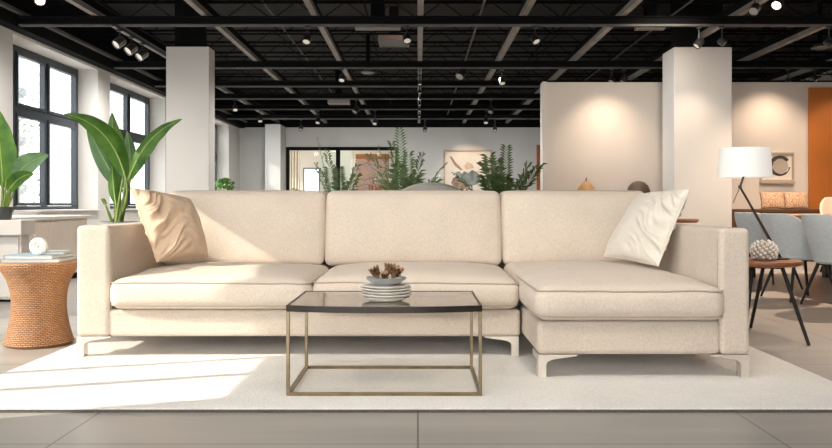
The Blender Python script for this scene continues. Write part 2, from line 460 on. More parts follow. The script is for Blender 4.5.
# back wall with a glazed opening onto another room
ox0, ox1, oz0, oz1 = xat(286, BACK), -.55, .85, 2.38
w = MB()
w.box((-5.42, BACK, 0), (ox0, BACK + .2, TOP)); w.box((ox1, BACK, 0), (10, BACK + .2, TOP))
w.box((ox0, BACK, 0), (ox1, BACK + .2, oz0)); w.box((ox0, BACK, oz1), (ox1, BACK + .2, TOP))
struct('wall_back', w, M_wallc)
struct('wall_back_upper', MB().box((-5.42, BACK, TOP), (10, BACK + .2, DECK)), M_black)
f = MB()
f.box((ox0, BACK - .04, oz1 - .09), (ox1, BACK + .1, oz1)); f.box((ox0, BACK - .04, oz0), (ox1, BACK + .1, oz0 + .08))
f.box((ox0, BACK - .04, oz0 + .08), (ox0 + .09, BACK + .1, oz1 - .09)); f.box((ox1 - .09, BACK - .04, oz0 + .08), (ox1, BACK + .1, oz1 - .09))
mx_ = xat(338, BACK); f.box((mx_ - .055, BACK - .04, oz0 + .08), (mx_ + .055, BACK + .1, oz1 - .09))
wi = f.build('window_6', M_black2, None, False); wi['kind'] = 'structure'
MB().box((ox0 + .09, BACK + .03, oz0 + .08), (ox1 - .09, BACK + .036, oz1 - .09)).build('pane', M_glass, wi, False)
# the room behind
RB = 24.6
wx0, wx1, wz0, wz1 = xat(303, RB), xat(320, RB), 1.15, 1.95
w = MB(); w.box((-6, RB, 0), (wx0, RB + .15, 3)); w.box((wx1, RB, 0), (1.2, RB + .15, 3))
w.box((wx0, RB, 0), (wx1, RB + .15, wz0)); w.box((wx0, RB, wz1), (wx1, RB + .15, 3))
struct('wall_far_room', w, M_wallw)
struct('wall_far_room_side', MB().box((1.2, BACK + .2, 0), (1.35, RB + .15, 3)), M_wallw)
struct('ceiling_far_room', MB().box((-6, BACK + .2, 2.9), (1.35, RB + .15, 3.0)), M_wall)
f = MB(); f.box((wx0, RB - .02, wz0), (wx0 + .05, RB + .1, wz1)); f.box((wx1 - .05, RB - .02, wz0), (wx1, RB + .1, wz1)); f.box((wx0 + .05, RB - .02, wz1 - .05), (wx1 - .05, RB + .1, wz1)); f.box((wx0 + .05, RB - .02, wz0), (wx1 - .05, RB + .1, wz0 + .05))
w7 = f.build('window_7', M_vent, None, False); w7['kind'] = 'structure'
MB().box((wx0 + .05, RB + .04, wz0 + .05), (wx1 - .05, RB + .046, wz1 - .05)).build('pane', M_glass, w7, False)
struct('wall_panel', MB().box((wx1 + .02, RB - .06, 0), (xat(353, RB), RB - .001, 2.6)), M_pale)

# partition on the right, its orange panel, and the far orange door
PX0, PY = xat(543.5, 11.6), 11.6
PT = zat(82, 11.6)
struct('wall_partition', MB().box((PX0, PY, 0), (9.2, PY + .22, PT), .01), M_wallw)
struct('trim_3', MB().box((PX0 - .012, PY - .012, 0), (PX0 + .05, PY + .23, PT + .006)), M_cabinet)
struct('wall_right', MB().box((9.2, -4, 0), (9.4, BACK, DECK)), M_wallw)
struct('wall_panel_orange', MB().box((xat(808, PY), PY - .06, 0), (7.2, PY - .002, zat(88, PY))), M_orange)
dx0 = xat(536.5, BACK)
d1 = MB().box((dx0, BACK - .05, 0), (dx0 + .95, BACK - .002, zat(145, BACK)), .008).build('door_1', M_door, None, False); d1['kind'] = 'structure'
MB().tube([(dx0 + .85, BACK - .055, 1.0), (dx0 + .85, BACK - .1, 1.0), (dx0 + .73, BACK - .1, 1.0)], .012, 8).build('door_handle', M_brass, d1)
struct('baseboard_back', MB().box((-5, BACK - .02, 0), (dx0, BACK - .001, .1)), M_wall)
struct('baseboard_partition', MB().box((PX0 + .06, PY - .02, 0), (xat(808, PY), PY - .001, .1)), M_wall)

struct('wall_front_lightblock', MB().box((1.4, -4.2, 0), (9.4, -4, DECK)), M_wallw)  # unseen wall added to block light from behind on the right
# columns
def column(name, x0, x1, y0, y1, zt, upper=True, m=M_wall):
    o = struct(name, MB().box((x0, y0, 0), (x1, y1, zt), .008), m)
    if upper:
        u = MB().box((x0 + .1, y0 + .06, zt), (x1 - .1, y1 - .06, DECK)).build('upper_shaft', M_black2, o, False)
    return o
column('column', xat(166, 10.5), xat(209, 10.5), 10.5, 10.8, zat(46.5, 10.5))
column('column', xat(674, 10.5), xat(732, 10.5), 10.5, 11.0, zat(47, 10.5))
column('column', xat(265, 20.6), xat(280.5, 20.6), 20.6, BACK - .001, TOP - .002, False, M_wallc)

# ceiling steel
BEAMS = [FPX * (TOP - CAM_H) / (VPY - y) for y in (25, 68, 86.5, 99, 109.5, 119)]
for y in [6.9] + BEAMS:
    b = struct('ceiling_beam', MB().box((-4.9, y + .055, TOP + .022), (9.2, y + .085, TOP + .10)), M_black2)
    MB().box((-4.9, y + .04, TOP), (9.2, y + .10, TOP + .022)).build('flange', M_flange, b, False)
    MB().box((-4.9, y, TOP + .10), (9.2, y + .14, TOP + .112)).build('flange', M_black2, b, False)
    MB().box((-4.9, y + .045, TOP + .022), (9.2, y + .054, TOP + .06)).build('web_plate', M_black2, b, False)
for k, x in enumerate((-3.92, -2.59, -1.256, 0.03, 1.29, 2.49, 3.9, 5.25, 6.7)):
    struct(f'trim_{10+k}', MB().box((x - .036, 2, 3.046), (x + .036, BACK, 3.11)), M_strut)
    struct(f'trim_{30+k}', MB().box((x - .012, 2, 3.11), (x + .012, BACK, 3.22)), M_black2)
yy = 5.5; k = 0
while yy < 21:
    j = MB().tube([(-4.9, yy, 3.68), (9.2, yy, 3.68)], .02, 6)
    j.tube([(-4.9, yy, 3.42), (9.2, yy, 3.42)], .014, 6)
    x = -4.9
    while x < 9:
        j.tube([(x, yy, 3.42), (x + .35, yy, 3.68), (x + .7, yy, 3.42)], .008, 5, caps=False); x += .7
    o = j.build('trim_joist', M_black if k % 3 else M_black2, None, True); o['kind'] = 'structure'
    yy += .92; k += 1
# thin conduits
for k, (x, z) in enumerate(((-3.7, 3.1), (-2.1, 3.5), (-.75, 3.55), (.8, 3.2), (2.1, 3.5), (3.55, 3.4), (5.0, 3.3))):
    struct(f'trim_{50+k}', MB().tube([(x, 6, z), (x, BACK, z)], .014, 6), M_flange if k % 2 else M_black2, True)

# ================================================================== SECTIONAL SOFA
Y0, YC = 3.70, 3.25              # front of the main run, front of the chaise
AX0, AX1 = -1.655, -1.494
BX0, BX1 = 1.285, 1.413
sofa = thing('sectional_sofa', 'long cream upholstered sectional sofa with chaise on a pale rug', 'sofa', (-.12, 4.2, 0))
def arm_def(x0, x1, y0):
    def f(q, p):
        n = noise.noise(p * 5) * .003
        return Vector((n, n, 0))
    return MB().rbox((x0, y0, .112), (x1, 4.80, .650), .022, 10, f)
for (x0, x1, y0, sgn) in ((AX0, AX1, Y0, 1), (BX0, BX1, YC, -1)):
    a = arm_def(x0, x1, y0).build('armrest', M_sofa, sofa)
    xi = x1 - .004 if sgn > 0 else x0 + .004
    # seam running round the front panel of the arm
    s_ = .03
    pts = []
    for (px, pz) in ((x0 + .012, .13), (x0 + .012, .60), (x0 + .022, .630), (x0 + .045, .6415), (x1 - .045, .6415), (x1 - .022, .630), (x1 - .012, .60), (x1 - .012, .13)):
        pts.append((px, y0 + .030, pz))
    pts = [(x0 + .0005 if i < 2 else (x1 - .0005 if i > 5 else p[0]), p[1], p[2] + (.008 if 1 < i < 6 else 0)) for i, p in enumerate(pts)]
    MB().tube(pts, .004, 6).build('seam', M_pipe, a)
def basef(q, p): return Vector((0, noise.noise(p * 4) * .004, 0))
MB().rbox((AX1 - .01, Y0 + .006, .112), (.497, 4.78, .243), .018, 12, basef).build('seat_base', M_sofa, sofa)
MB().rbox((.508, YC + .004, .112), (BX0 + .006, 4.78, .255), .025, 12, basef).build('seat_base', M_sofa, sofa)
MB().rbox((AX0 + .004, 4.68, .112), (BX1 - .004, 4.83, .70), .04, 12).build('back_frame', M_sofa, sofa)

def seat_cushion(x0, x1, y0, y1, z0, z1, crown, seed):
    def f(q, p):
        e = (1 - abs(q.x) ** 3.2) * (1 - abs(q.y) ** 4)
        dz = crown * max(0, e) * (1 if q.z > 0 else 0) * max(0, q.z) ** .5
        bul = .018 * (1 - q.z * q.z) * (1 - abs(q.x) ** 4)
        dy = -bul if q.y < -.5 else 0
        dx = (.012 * (1 - q.z ** 2) * (1 - q.y ** 4)) * (1 if q.x > .7 else -1 if q.x < -.7 else 0)
        wr = noise.noise(Vector((p.x * 3 + seed, p.y * 3, p.z * 2))) * .008 + noise.noise(Vector((p.x * 11 + seed, p.y * 5, p.z * 4))) * .0035
        dro = -.012 * abs(q.x) ** 8 * (1 if q.y < 0 else 0) * max(0, q.z)
        return Vector((dx, dy + wr * .7 * (1 if q.y < -.6 else 0), dz + wr * max(0, q.z) + dro))
    c = MB().rbox((x0, y0, z0), (x1, y1, z1), .05, 22, f).build('seat_cushion', M_sofa2, sofa)
    # piping round the top and bottom seams
    for zz, o_, in ((z1 - .022, .001), (z0 + .018, .001)):
        r = .05; pts = []
        lo_x, hi_x = x0 + .006, x1 - .006
        for i in range(0, 41):
            t = i / 40
            x = lo_x + r + (hi_x - lo_x - 2 * r) * t
            q = (x - (x0 + x1) / 2) / ((x1 - x0) / 2); qz = (zz - (z0 + z1) / 2) / ((z1 - z0) / 2)
            p = Vector((x, y0, zz))
            wr = noise.noise(Vector((p.x * 3 + seed, p.y * 3, p.z * 2))) * .008 + noise.noise(Vector((p.x * 11 + seed, p.y * 5, p.z * 4))) * .0035
            dip = .050 - math.sqrt(max(0, .05 ** 2 - (.05 - min(.05, z1 - zz if zz > (z0 + z1) / 2 else zz - z0)) ** 2))
            bul = .018 * (1 - qz * qz) * (1 - abs(q) ** 4)
            lift = (wr - .012 * abs(q) ** 8) * max(0, qz)
            pts.append((x, y0 - bul + dip + wr * .7 - .0005, zz + lift + .003))
        side = []
        for a in range(1, 6):
            an = R(18 * a)
            side.append((math.sin(an), 1 - math.cos(an)))
        dd = .0
        L = [(x0 + r * (1 - s1) + .006 * 0 + .004, pts[0][1] + r * (c1) + 0, pts[0][2]) for s1, c1 in side]
        Rr = [(x1 - r * (1 - s1) - .004, pts[-1][1] + r * c1, pts[-1][2]) for s1, c1 in side]
        Lb = [(x0 + .004 + .004, y1 - .3, pts[0][2])]; Rb = [(x1 - .008, y1 - .3, pts[-1][2])]
        MB().tube(Lb + L[::-1] + pts + Rr + Rb, .0045, 6).build('piping', M_pipe, c)
    return c
seat_cushion(AX1 + .006, -.514, Y0 - .035, 4.52, .246, .395, .036, 0.)
seat_cushion(-.508, .486, Y0 - .035, 4.52, .246, .395, .040, 4.)
seat_cushion(.500, BX0 - .003 + .02, YC - .03, 4.52, .258, .408, .034, 9.)

def back_cushion(x0, x1, seed):
    z0, z1, ya, yb = .395, .832, 4.44, 4.66
    def f(q, p):
        e = max(0, (1 - q.x ** 4)) * max(0, (1 - q.z ** 4))
        dy = (-.045 * e if q.y < 0 else 0)
        lean = .10 * (q.z + 1) / 2
        ears = -.016 * (1 - q.x ** 2) * 0 + .006 * (1 - abs(q.x) ** 6) * (1 if q.z > .5 else 0)
        wr = noise.noise(Vector((p.x * 2.5 + seed, p.z * 3, 1))) * .012 + noise.noise(Vector((p.x * 7 + seed, p.z * 6, 2))) * .004
        # crease pulling in at the lower corners and sides
        side = -.010 * (1 - q.z ** 2) * (1 if q.x > .85 else -1 if q.x < -.85 else 0) * -1
        return Vector((side * .6, dy + lean + wr * (1 if q.y < 0 else .3), ears))
    c = MB().rbox((x0, ya, z0), (x1, yb, z1), .038, 20, f).build('back_cushion', M_sofa2, sofa)
    pts = []
    for i in range(31):
        t = i / 30; x = x0 + .03 + (x1 - x0 - .06) * t; q = 2 * t - 1
        pts.append((x, ya + .10 + .018, z1 - .004 + .006 * (1 - abs(q) ** 6) - .008 * abs(q) ** 10))
    MB().tube(pts, .004, 6).build('piping', M_pipe, c)
    return c
back_cushion(-1.490, -.552, 1.); back_cushion(-.545, .488, 5.); back_cushion(.496, 1.36, 8.)

def sofa_leg(xc, y, flip, side_y=1):
    poly = [(0, .0152), (.034, .0152), (.034, .070), (.040, .082), (.060, .092), (.165, .107), (.165, .1125), (0, .1125)]
    poly = [(xc + flip * a, b) for a, b in poly]
    MB().prism(poly, 'y', y, y + .05).box((min(xc, xc + flip * .04), y + .045, .085), (max(xc, xc + flip * .04), y + .16, .1125)).build('leg', M_leg, sofa, True, ang=30)
sofa_leg(AX0 + .002, Y0 + .004, 1); sofa_leg(.488, Y0 + .01, -1)
sofa_leg(.512, YC + .006, 1); sofa_leg(BX1 - .003, YC + .006, -1)
sofa_leg(AX0 + .004, 4.72, 1); sofa_leg(BX1 - .004, 4.72, -1)

# ---------------------------------------------------------------- throw pillows
def pillow(name, label, corners, T, m, wr_side, seed, wamp=1.):
    TL, TR, BL, BR = [Vector(c) for c in corners]
    c = (TL + TR + BL + BR) / 4
    n = (TR - BL).cross(TL - BR).normalized()
    if n.y > 0: n = -n
    base = Vector((c.x, c.y, min(BL.z, BR.z)))
    th = thing(name, label, 'cushion', base)
    N = 84
    mb = MB(); b = mb.bm
    grid = {}
    for side in (1, -1):
        for i in range(N + 1):
            for j in range(N + 1):
                u = -1 + 2 * i / N; v = -1 + 2 * j / N
                u = math.copysign(1 - (1 - abs(u)) ** 1.5, u); v = math.copysign(1 - (1 - abs(v)) ** 1.5, v)
                edge = i in (0, N) or j in (0, N)
                if edge and side == -1: continue
                uu = u * (1 - .03 * (1 - v * v)); vv = v * (1 - .03 * (1 - u * u))
                s_, t_ = (uu + 1) / 2, (vv + 1) / 2
                p = (BL * (1 - s_) + BR * s_) * (1 - t_) + (TL * (1 - s_) + TR * s_) * t_
                h = T * (max(0, (1 - u * u) * (1 - v * v))) ** .42
                de = (u * wr_side + 1)           # 0 at the far edge, 2 at the wrinkled edge
                amp = .040 * max(0, (de - .75) / 1.25) ** 1.2 * (1 - abs(u) ** 14) * (1 - v ** 6) * wamp
                ph = v * 2.3 + (u * wr_side) * 1.5 + .8 * noise.noise(Vector((u * 1.5, v * 1.8, seed)))
                fold = noise.noise(Vector((u * .8 + seed, ph * 2.1, seed)))
                fold = (.42 - abs(fold) * 2.1) * amp * 1.7
                gen = noise.noise(Vector((u * 2.2, v * 2.2, seed + 3))) * .012 + noise.noise(Vector((u * 5, v * 5, seed))) * .005
                gen *= (1 - u ** 6) * (1 - v ** 6)
                pos = p + n * side * (h * (1 if side == 1 else .45) + (fold + gen if not edge else 0))
                vt = b.verts.new(pos); grid[(side, i, j)] = vt
                if edge: grid[(-1, i, j)] = vt
    for side in (1, -1):
        for i in range(N):
            for j in range(N):
                q = [grid[(side, i, j)], grid[(side, i + 1, j)], grid[(side, i + 1, j + 1)], grid[(side, i, j + 1)]]
                b.faces.new(q if side == 1 else q[::-1])
    body = mb.build('pillow_cover', m, th, True, ang=180)
    # seam round the edge
    pts = []
    K = 24
    for (A, B, fx) in ((BL, BR, 0), (BR, TR, 1), (TR, TL, 2), (TL, BL, 3)):
        mid = c
        for k in range(K):
            t = k / K; w = 2 * t - 1
            p = A.lerp(B, t); e = (A + B) / 2
            pts.append(p + (c - e) * .03 * (1 - w * w))
    MB().tube(pts, .0035, 6, closed=True).build('seam', m, th)
    return th
pillow('throw_pillow', 'tan throw pillow leaning in the sofa corner near the woven stool', [at(131, 188, 4.0), at(190, 199, 4.30), at(157, 262, 3.92), at(208, 257, 4.22)], .10, M_pil_l, -1, 3.3)
pillow('throw_pillow', 'ivory crinkled throw pillow leaning on the sofa arm by the chaise', [at(641, 194, 4.30), at(690, 189, 3.72), at(604, 256, 4.18), at(658, 266, 3.74)], .080, M_pil_r, 1, 7.7, .7)

# ---------------------------------------------------------------- rug
rg = MB()
rx0, rx1, ry0, ry1 = -1.82, 1.735, 2.768, 4.35
rg.rbox((rx0, ry0, 0.001), (rx1, ry1, .014), .006, 40, lambda q, p: Vector((0, 0, noise.noise(p * 9) * .0005 if q.z > 0 else 0)))
rug = rg.build('area_rug', M_rug)
tag(rug, 'large off-white wool rug lying under the sofa and coffee table', 'rug')
MB().box((rx0 - .002, ry0 - .006, .0005), (rx1 + .002, ry0 + .002, .010)).build('edge_shadow', M_rugedge, rug, False)  # shadow line along the rug front, drawn as a dark strip

# ================================================================== COFFEE TABLE
ct = thing('coffee_table', 'smoked glass coffee table on a thin brass box frame', 'table', (-.133, 3.27, .0152))
cx0, cx1, cy0, cy1, cz = -.508, .247, 2.945, 3.445, .362
def bow(t, a=.05): return -a * (1 - (2 * t - 1) ** 2)
def top_poly(ins):
    P = []
    for i in range(21):
        t = i / 20; P.append((cx0 + ins + (cx1 - cx0 - 2 * ins) * t, cy0 + ins + bow(t)))
    P += [(cx1 - ins, cy1 - ins), (cx0 + ins, cy1 - ins)]
    return P
MB().prism(top_poly(.009), 'z', cz - .010, cz).build('table_top', M_smoke, ct, False)
r_ = MB()
A, B = top_poly(0.), top_poly(.010)
n = len(A)
for zz in (cz - .026, cz + .001):
    pass
va = [[r_.bm.verts.new((x, y, z)) for x, y in P] for P, z in ((A, cz - .022), (A, cz + .0015), (B, cz + .0015), (B, cz - .022))]
for k in range(4):
    a, b = va[k], va[(k + 1) % 4]
    for i in range(n): r_.bm.faces.new((a[i], a[(i + 1) % n], b[(i + 1) % n], b[i]))
r_.build('top_rim', M_rim, ct, False)
lg = .0068
for (x, y) in ((cx0 + lg, cy0 + lg), (cx1 - lg, cy0 + lg), (cx0 + lg, cy1 - lg), (cx1 - lg, cy1 - lg)):
    MB().box((x - lg, y - lg, 0.0152), (x + lg, y + lg, cz - .022), .0015, 1).build('leg', M_brass, ct, False)
MB().box((cx0 + 2 * lg, cy0, .0152), (cx1 - 2 * lg, cy0 + .014, .027)).build('base_rail', M_brass, ct, False)
MB().box((cx0 + 2 * lg, cy1 - .014, .0152), (cx1 - 2 * lg, cy1, .027)).build('base_rail', M_brass, ct, False)
MB().box((cx0, cy0 + 2 * lg, .0152), (cx0 + .014, cy1 - 2 * lg, .027)).build('base_rail', M_brass, ct, False)
MB().box((cx1 - .014, cy0 + 2 * lg, .0152), (cx1, cy1 - 2 * lg, .027)).build('base_rail', M_brass, ct, False)

# plates, bowl and dried pods
pc = Vector((-.129, 3.11, 0))
def plate_mesh(r, h):
    return [(0, 0), (r * .62, 0), (r * .70, .002), (r * .97, h - .003), (r, h), (r * .985, h + .0015), (r * .93, h - .001), (r * .66, .005), (0, .005)]
z = cz + .0015
pl_labels = ['lowest white plate of the stack on the glass coffee table', 'second white plate from the bottom of the coffee table stack',
             'third white plate up in the coffee table stack', 'fourth white plate up in the coffee table stack', 'topmost white plate of the stack, directly under the grey bowl']
for k in range(5):
    rr = (.098, .104, .101, .106, .103)[k]
    o = MB().lathe(plate_mesh(rr, .0155), (0, 0, 0), 40).build('plate', M_ceramic)
    o.location = (pc.x + random.uniform(-.003, .003), pc.y + random.uniform(-.003, .003), z)
    tag(o, pl_labels[k], 'plate', 'plates stacked on the coffee table')
    z += .0118
bz = z + .002
bw = MB().lathe([(0, 0), (.04, 0), (.042, .004), (.062, .012), (.080, .025), (.083, .032), (.080, .033), (.058, .018), (.03, .010), (0, .009)], (0, 0, 0), 40).build('bowl', M_bowl)
bw.location = (pc.x + .0, pc.y, bz)
tag(bw, 'small grey stoneware bowl on top of the white plates', 'bowl')
pods = thing('dried_pods', 'brown dried seed pods sitting in the small grey bowl', 'ornament', (pc.x, pc.y, bz + .0165), local=True)
def pod(x, y, h, r, tilt, name):
    mb = MB()
    d = Vector((math.sin(tilt[0]), tilt[1], math.cos(tilt[0]))).normalized()
    u = d.orthogonal().normalized(); w_ = d.cross(u)
    b0 = Vector((x, y, 0))
    mb.tube([b0, b0 + d * h * .4, b0 + d * h * .8], [.004, r * .35, r * .55], 8)
    for ring in range(5):
        t = .35 + ring * .15
        for k in range(9):
            a = 2 * math.pi * (k + ring * .5) / 9
            rad = r * (.55 + .45 * t)
            o_ = u * math.cos(a) + w_ * math.sin(a)
            p = b0 + d * h * t
            q = p + o_ * rad + d * h * .16
            sd = d.cross(o_) * r * .28
            v = [mb.bm.verts.new(z_) for z_ in (p + o_ * r * .2 - sd * .5, q - sd, q + d * .008 + o_ * .004, q + sd, p + o_ * r * .2 + sd * .5)]
            mb.bm.faces.new(v)
    return mb.build(name, M_pod, pods, True, off=(0, 0, 0))
pod(-.026, .0, .052, .021, (-.45, -.1), 'pod'); pod(.003, .010, .060, .015, (.05, .1), 'pod'); pod(.022, -.006, .055, .027, (.40, -.15), 'pod')
pod(-.004, -.022, .034, .014, (-.1, -.4), 'pod')

# ================================================================== WOVEN STOOL, BOOKS, SHELL
sc_ = Vector((-2.045, 4.13, 0))
st = thing('woven_stool', 'hourglass woven cane stool standing beside the sofa', 'stool', sc_)
prof = [(0, 0), (.160, 0), (.172, .012)]
for i in range(24):
    t = i / 23; z = .012 + .405 * t
    zz = (t - .50) / .50
    r = .136 + (.038 * abs(zz) ** 1.7 if zz < 0 else .062 * zz ** 2.4)
    prof.append((r, z))
prof += [(.202, .432), (.200, .442)]
MB().lathe(prof, sc_, 56, (88, 105)).build('stool_body', M_wicker, st)
MB().lathe([(.200, .440), (.199, .446), (.185, .449), (0, .449)], sc_, 56, (88, 105)).build('stool_top', M_wicker, st)
def book(name, label, c, w, d, h, rz, mc, group):
    t = thing(name, label, 'book', c, rz, group, local=True)
    m = MB(); m.box((-w / 2, -d / 2, 0), (w / 2, d / 2, .003)); m.box((-w / 2, -d / 2, h - .003), (w / 2, d / 2, h)); m.box((-w / 2, -d / 2, .003), (-w / 2 + .004, d / 2, h - .003))
    m.build('cover', mc, t, False)
    MB().box((-w / 2 + .004, -d / 2 + .004, .003), (w / 2 - .004, d / 2 - .004, h - .003)).build('pages', M_page, t, False)
    return t
gb = 'books stacked on the woven stool'
book('book', 'lowest wide pale grey book on the woven stool', (sc_.x + .005, sc_.y - .01, .449), .30, .24, .018, R(4), M_bookg, gb)
book('book', 'middle pale blue book in the stack on the woven stool', (sc_.x + .0, sc_.y + .0, .467), .27, .21, .018, R(-5), M_bookb, gb)
book('book', 'small upper pale blue book to one side of the white ring ornament', (sc_.x + .06, sc_.y + .03, .485), .15, .17, .016, R(12), M_bookg, gb)
rc = Vector((sc_.x + .030, sc_.y - .065, .485))
ro = thing('ring_ornament', 'round white shell ornament standing upright on the stool books', 'ornament', rc)
def ring_prof():
    return [(.020, -.014), (.036, -.019), (.046, -.010), (.046, .010), (.036, .019), (.020, .014)]
mb = MB().lathe(ring_prof(), (0, 0, 0), 40, closed=True)
for v in mb.bm.verts: v.co = Vector((v.co.x, v.co.z, v.co.y)) + rc + Vector((0, 0, .046))
mb.build('ring', M_shell, ro)
mb = MB()
sp = []
for i in range(46):
    a = i / 45 * math.pi * 4.2; r = .004 + .017 * i / 45
    sp.append(rc + Vector((r * math.cos(a), -.003, .046 + r * math.sin(a))))
mb.tube(sp, [.0035 + .003 * i / 45 for i in range(46)], 8)
mb.build('spiral', M_shell, ro)

# ================================================================== WHITE CABINET, RIBBED BENCH, LEFT PLANTS
cb = thing('low_cabinet', 'low white cabinet carrying the dark potted plant by the windows', 'cabinet', (-3.55, 5.9, 0))
MB().box((-4.1, 5.82, .52), (-3.02, 6.04, .635), .006).build('cabinet_top', M_cabinet, cb, False)
MB().box((-4.05, 5.90, .02), (-3.06, 6.02, .519), .004).build('cabinet_body', M_cabinet, cb, False)
MB().box((-4.0, 5.94, .001), (-3.1, 6.0, .02)).build('plinth', M_black2, cb, False)
for k in range(2):
    x0 = -4.04 + k * .49
    dr = MB().box((x0, 5.886, .04), (x0 + .475, 5.899, .505), .003).build('cabinet_door', M_cabinet, cb, False)
    MB().box((x0 + (.43 if k == 0 else .03), 5.872, .26), (x0 + (.445 if k == 0 else .045), 5.885, .36)).build('handle', M_leg, dr, False)
bn = thing('ribbed_window_bench', 'pale ribbed bench unit running below the tall windows', 'bench', (-3.9, 7.4, 0))
MB().box((-4.35, 6.42, .61), (-3.46, 8.1, .645), .006).build('bench_top', M_cabinet, bn, False)
m = MB().box((-4.33, 6.44, .06), (-3.50, 8.07, .609))
y = 6.46
while y < 8.04:
    m.tube([(-3.50, y + .02, .07), (-3.50, y + .02, .605)], .019, 6); y += .052
m.build('ribbed_front', M_ribbed, bn, True)
MB().box((-4.3, 6.5, .001), (-3.52, 8.04, .06)).build('plinth', M_black2, bn, False)

def qbez(a, b, c, t): return a * (1 - t) ** 2 + b * 2 * t * (1 - t) + c * t * t
def big_leaf(root, base, ctrl, tip, W, side, m, fold=.25, prof_p=(.55, 1.1), stem_to=None, ripple=.0):
    base, ctrl, tip = Vector(base), Vector(ctrl), Vector(tip)
    side = Vector(side).normalized()
    N = 26
    mb = MB()
    def fn(i, j):
        t = i; s = j * 2 - 1
        p = qbez(base, ctrl, tip, t)
        tg = (qbez(base, ctrl, tip, min(1, t + .02)) - qbez(base, ctrl, tip, max(0, t - .02))).normalized()
        sd = (side - tg * side.dot(tg)).normalized()
        nn = tg.cross(sd)
        wd = W * (math.sin(math.pi * t ** prof_p[0]) ** prof_p[1] if 0 < t < 1 else 0.0) + .002
        rp = ripple * math.sin(t * 26 + s * 2) * abs(s)
        return p + sd * wd * s + nn * (fold * wd * abs(s) ** 1.3 + rp)
    mb.grid(fn, N, 10)
    lf = mb.build('leaf', m, root, True, ang=180)
    pts = [qbez(base, ctrl, tip, i / 16) for i in range(17)]
    MB().tube(pts, [max(.0012, .006 * (1 - i / 17)) for i in range(17)], 6).build('midrib', M_rib, lf)
    if stem_to is not None:
        s0 = Vector(stem_to)
        d = (ctrl - base).normalized()
        L = (base - s0).length
        cc = base - d * L * .45
        MB().tube([qbez(s0, cc, base, i / 12) for i in range(13)], [.012 - .005 * i / 12 for i in range(13)], 8).build('stem', M_stem, root)
    return lf
def pot(root, c, r, h, m, r0=None):
    r0 = r0 or r * .8
    MB().lathe([(0, 0), (r0, 0), (r0 + .006, .01), (r, h - .03), (r * 1.03, h - .02), (r * 1.03, h), (r * .94, h), (r * .92, h - .04), (0, h - .04)], c, 36).build('pot', m, root)
    MB().lathe([(0, h - .025), (r * .5, h - .022), (r * .92, h - .032)], c, 24).build('soil', M_soil, root)

D2 = 5.25
p2 = thing('bird_of_paradise_plant', 'large bird of paradise plant in a grey pot behind the sofa arm', 'plant', (xat(118, D2), D2, 0))
c2 = Vector((xat(118, D2), D2, 0))
pot(p2, c2, .125, .635, M_potg)
def A2(px, py, dd=0.): return at(px, py, D2 + dd)
s0 = A2(118, 221)
big_leaf(p2, A2(126, 180, -.05), A2(112, 122, -.12), A2(64, 114, -.25), .070, (1, .2, .75), M_leaf, .35, (.75, .9), A2(117, 222, -.02), .004)
big_leaf(p2, A2(128, 182, .0), A2(143, 133, -.05), A2(182, 119, -.1), .058, (.8, -.35, -.75), M_leaf, .30, (.7, .9), A2(121, 222, 0), .003)
big_leaf(p2, A2(123, 172, .15), A2(112, 150, .2), A2(112, 112, .2), .075, (1, .1, 0), M_leaf, .3, (.75, .9), A2(115, 222, .05), .002)
big_leaf(p2, A2(130, 172, .1), A2(131, 150, .15), A2(127, 131, .15), .04, (1, .3, 0), M_leaf2, .3, (.8, .9), A2(121, 222, .06))
big_leaf(p2, A2(122, 190, .05), A2(103, 160, .05), A2(86, 124, .0), .062, (1, .3, .6), M_leaf2, .4, (.8, .9), A2(114, 222, .03))
big_leaf(p2, A2(116, 205, -.02), A2(113, 185, -.03), A2(112, 165, .0), .035, (1, .3, 0), M_leaf, .4, (.8, .9), A2(114, 222, .0))
big_leaf(p2, A2(106, 206, -.05), A2(103, 198, -.06), A2(101, 199, -.1), .012, (1, .3, 0), M_leaf2, .4, (.8, .9), A2(112, 222, -.02))
for (a, b) in (((116, 222), (124, 172)), ((122, 222), (131, 178)), ((119, 222), (121, 186)), ((117, 222), (115, 200)), ((120, 222), (128, 190)), ((118.5, 222), (126, 176))):
    q0, q1 = A2(*a, random.uniform(-.05, .05)), A2(*b, random.uniform(-.05, .08))
    MB().tube([q0, q0.lerp(q1, .5) + Vector((random.uniform(-.01, .01), 0, 0)), q1], [.011, .008, .005], 8).build('stem', M_stem, p2)

D1 = 5.93
c1 = Vector((xat(2, D1), D1, .636))
p1 = thing('broad_leaf_plant', 'broad leaved plant in a dark pot on the low white cabinet', 'plant', c1)
pot(p1, c1, .075, .10, M_potd, .06)
def A1(px, py, dd=0.): return at(px, py, D1 + dd)
big_leaf(p1, A1(3, 188), A1(1, 150, -.05), A1(-4, 108, .02), .125, (1, -.35, 0), M_leaf, .25, (.8, .75), A1(2, 213), .004)
big_leaf(p1, A1(14, 180, -.05), A1(25, 160, -.1), A1(49, 155, -.12), .078, (.35, -.2, 1), M_leaf2, .2, (.75, .8), A1(4, 213), .002)
big_leaf(p1, A1(8, 192, -.02), A1(18, 174, -.1), A1(34, 174, -.15), .055, (.3, -.3, .9), M_leaf, .3, (.75, .8), A1(3, 213), .002)
big_leaf(p1, A1(-8, 190, 0), A1(-20, 160, 0), A1(-40, 140, 0), .08, (1, -.2, .5), M_leaf, .3, (.75, .8), A1(0, 213))
for (a, b) in (((2, 213), (6, 180)), ((3, 213), (13, 184)), ((4, 213), (16, 186)), ((1, 213), (2, 182))):
    q0, q1 = A1(*a, random.uniform(-.03, .03)), A1(*b, -.03)
    MB().tube([q0, q0.lerp(q1, .5) + Vector((.008, 0, 0)), q1], [.011, .008, .006], 8).build('stem', M_stem, p1)

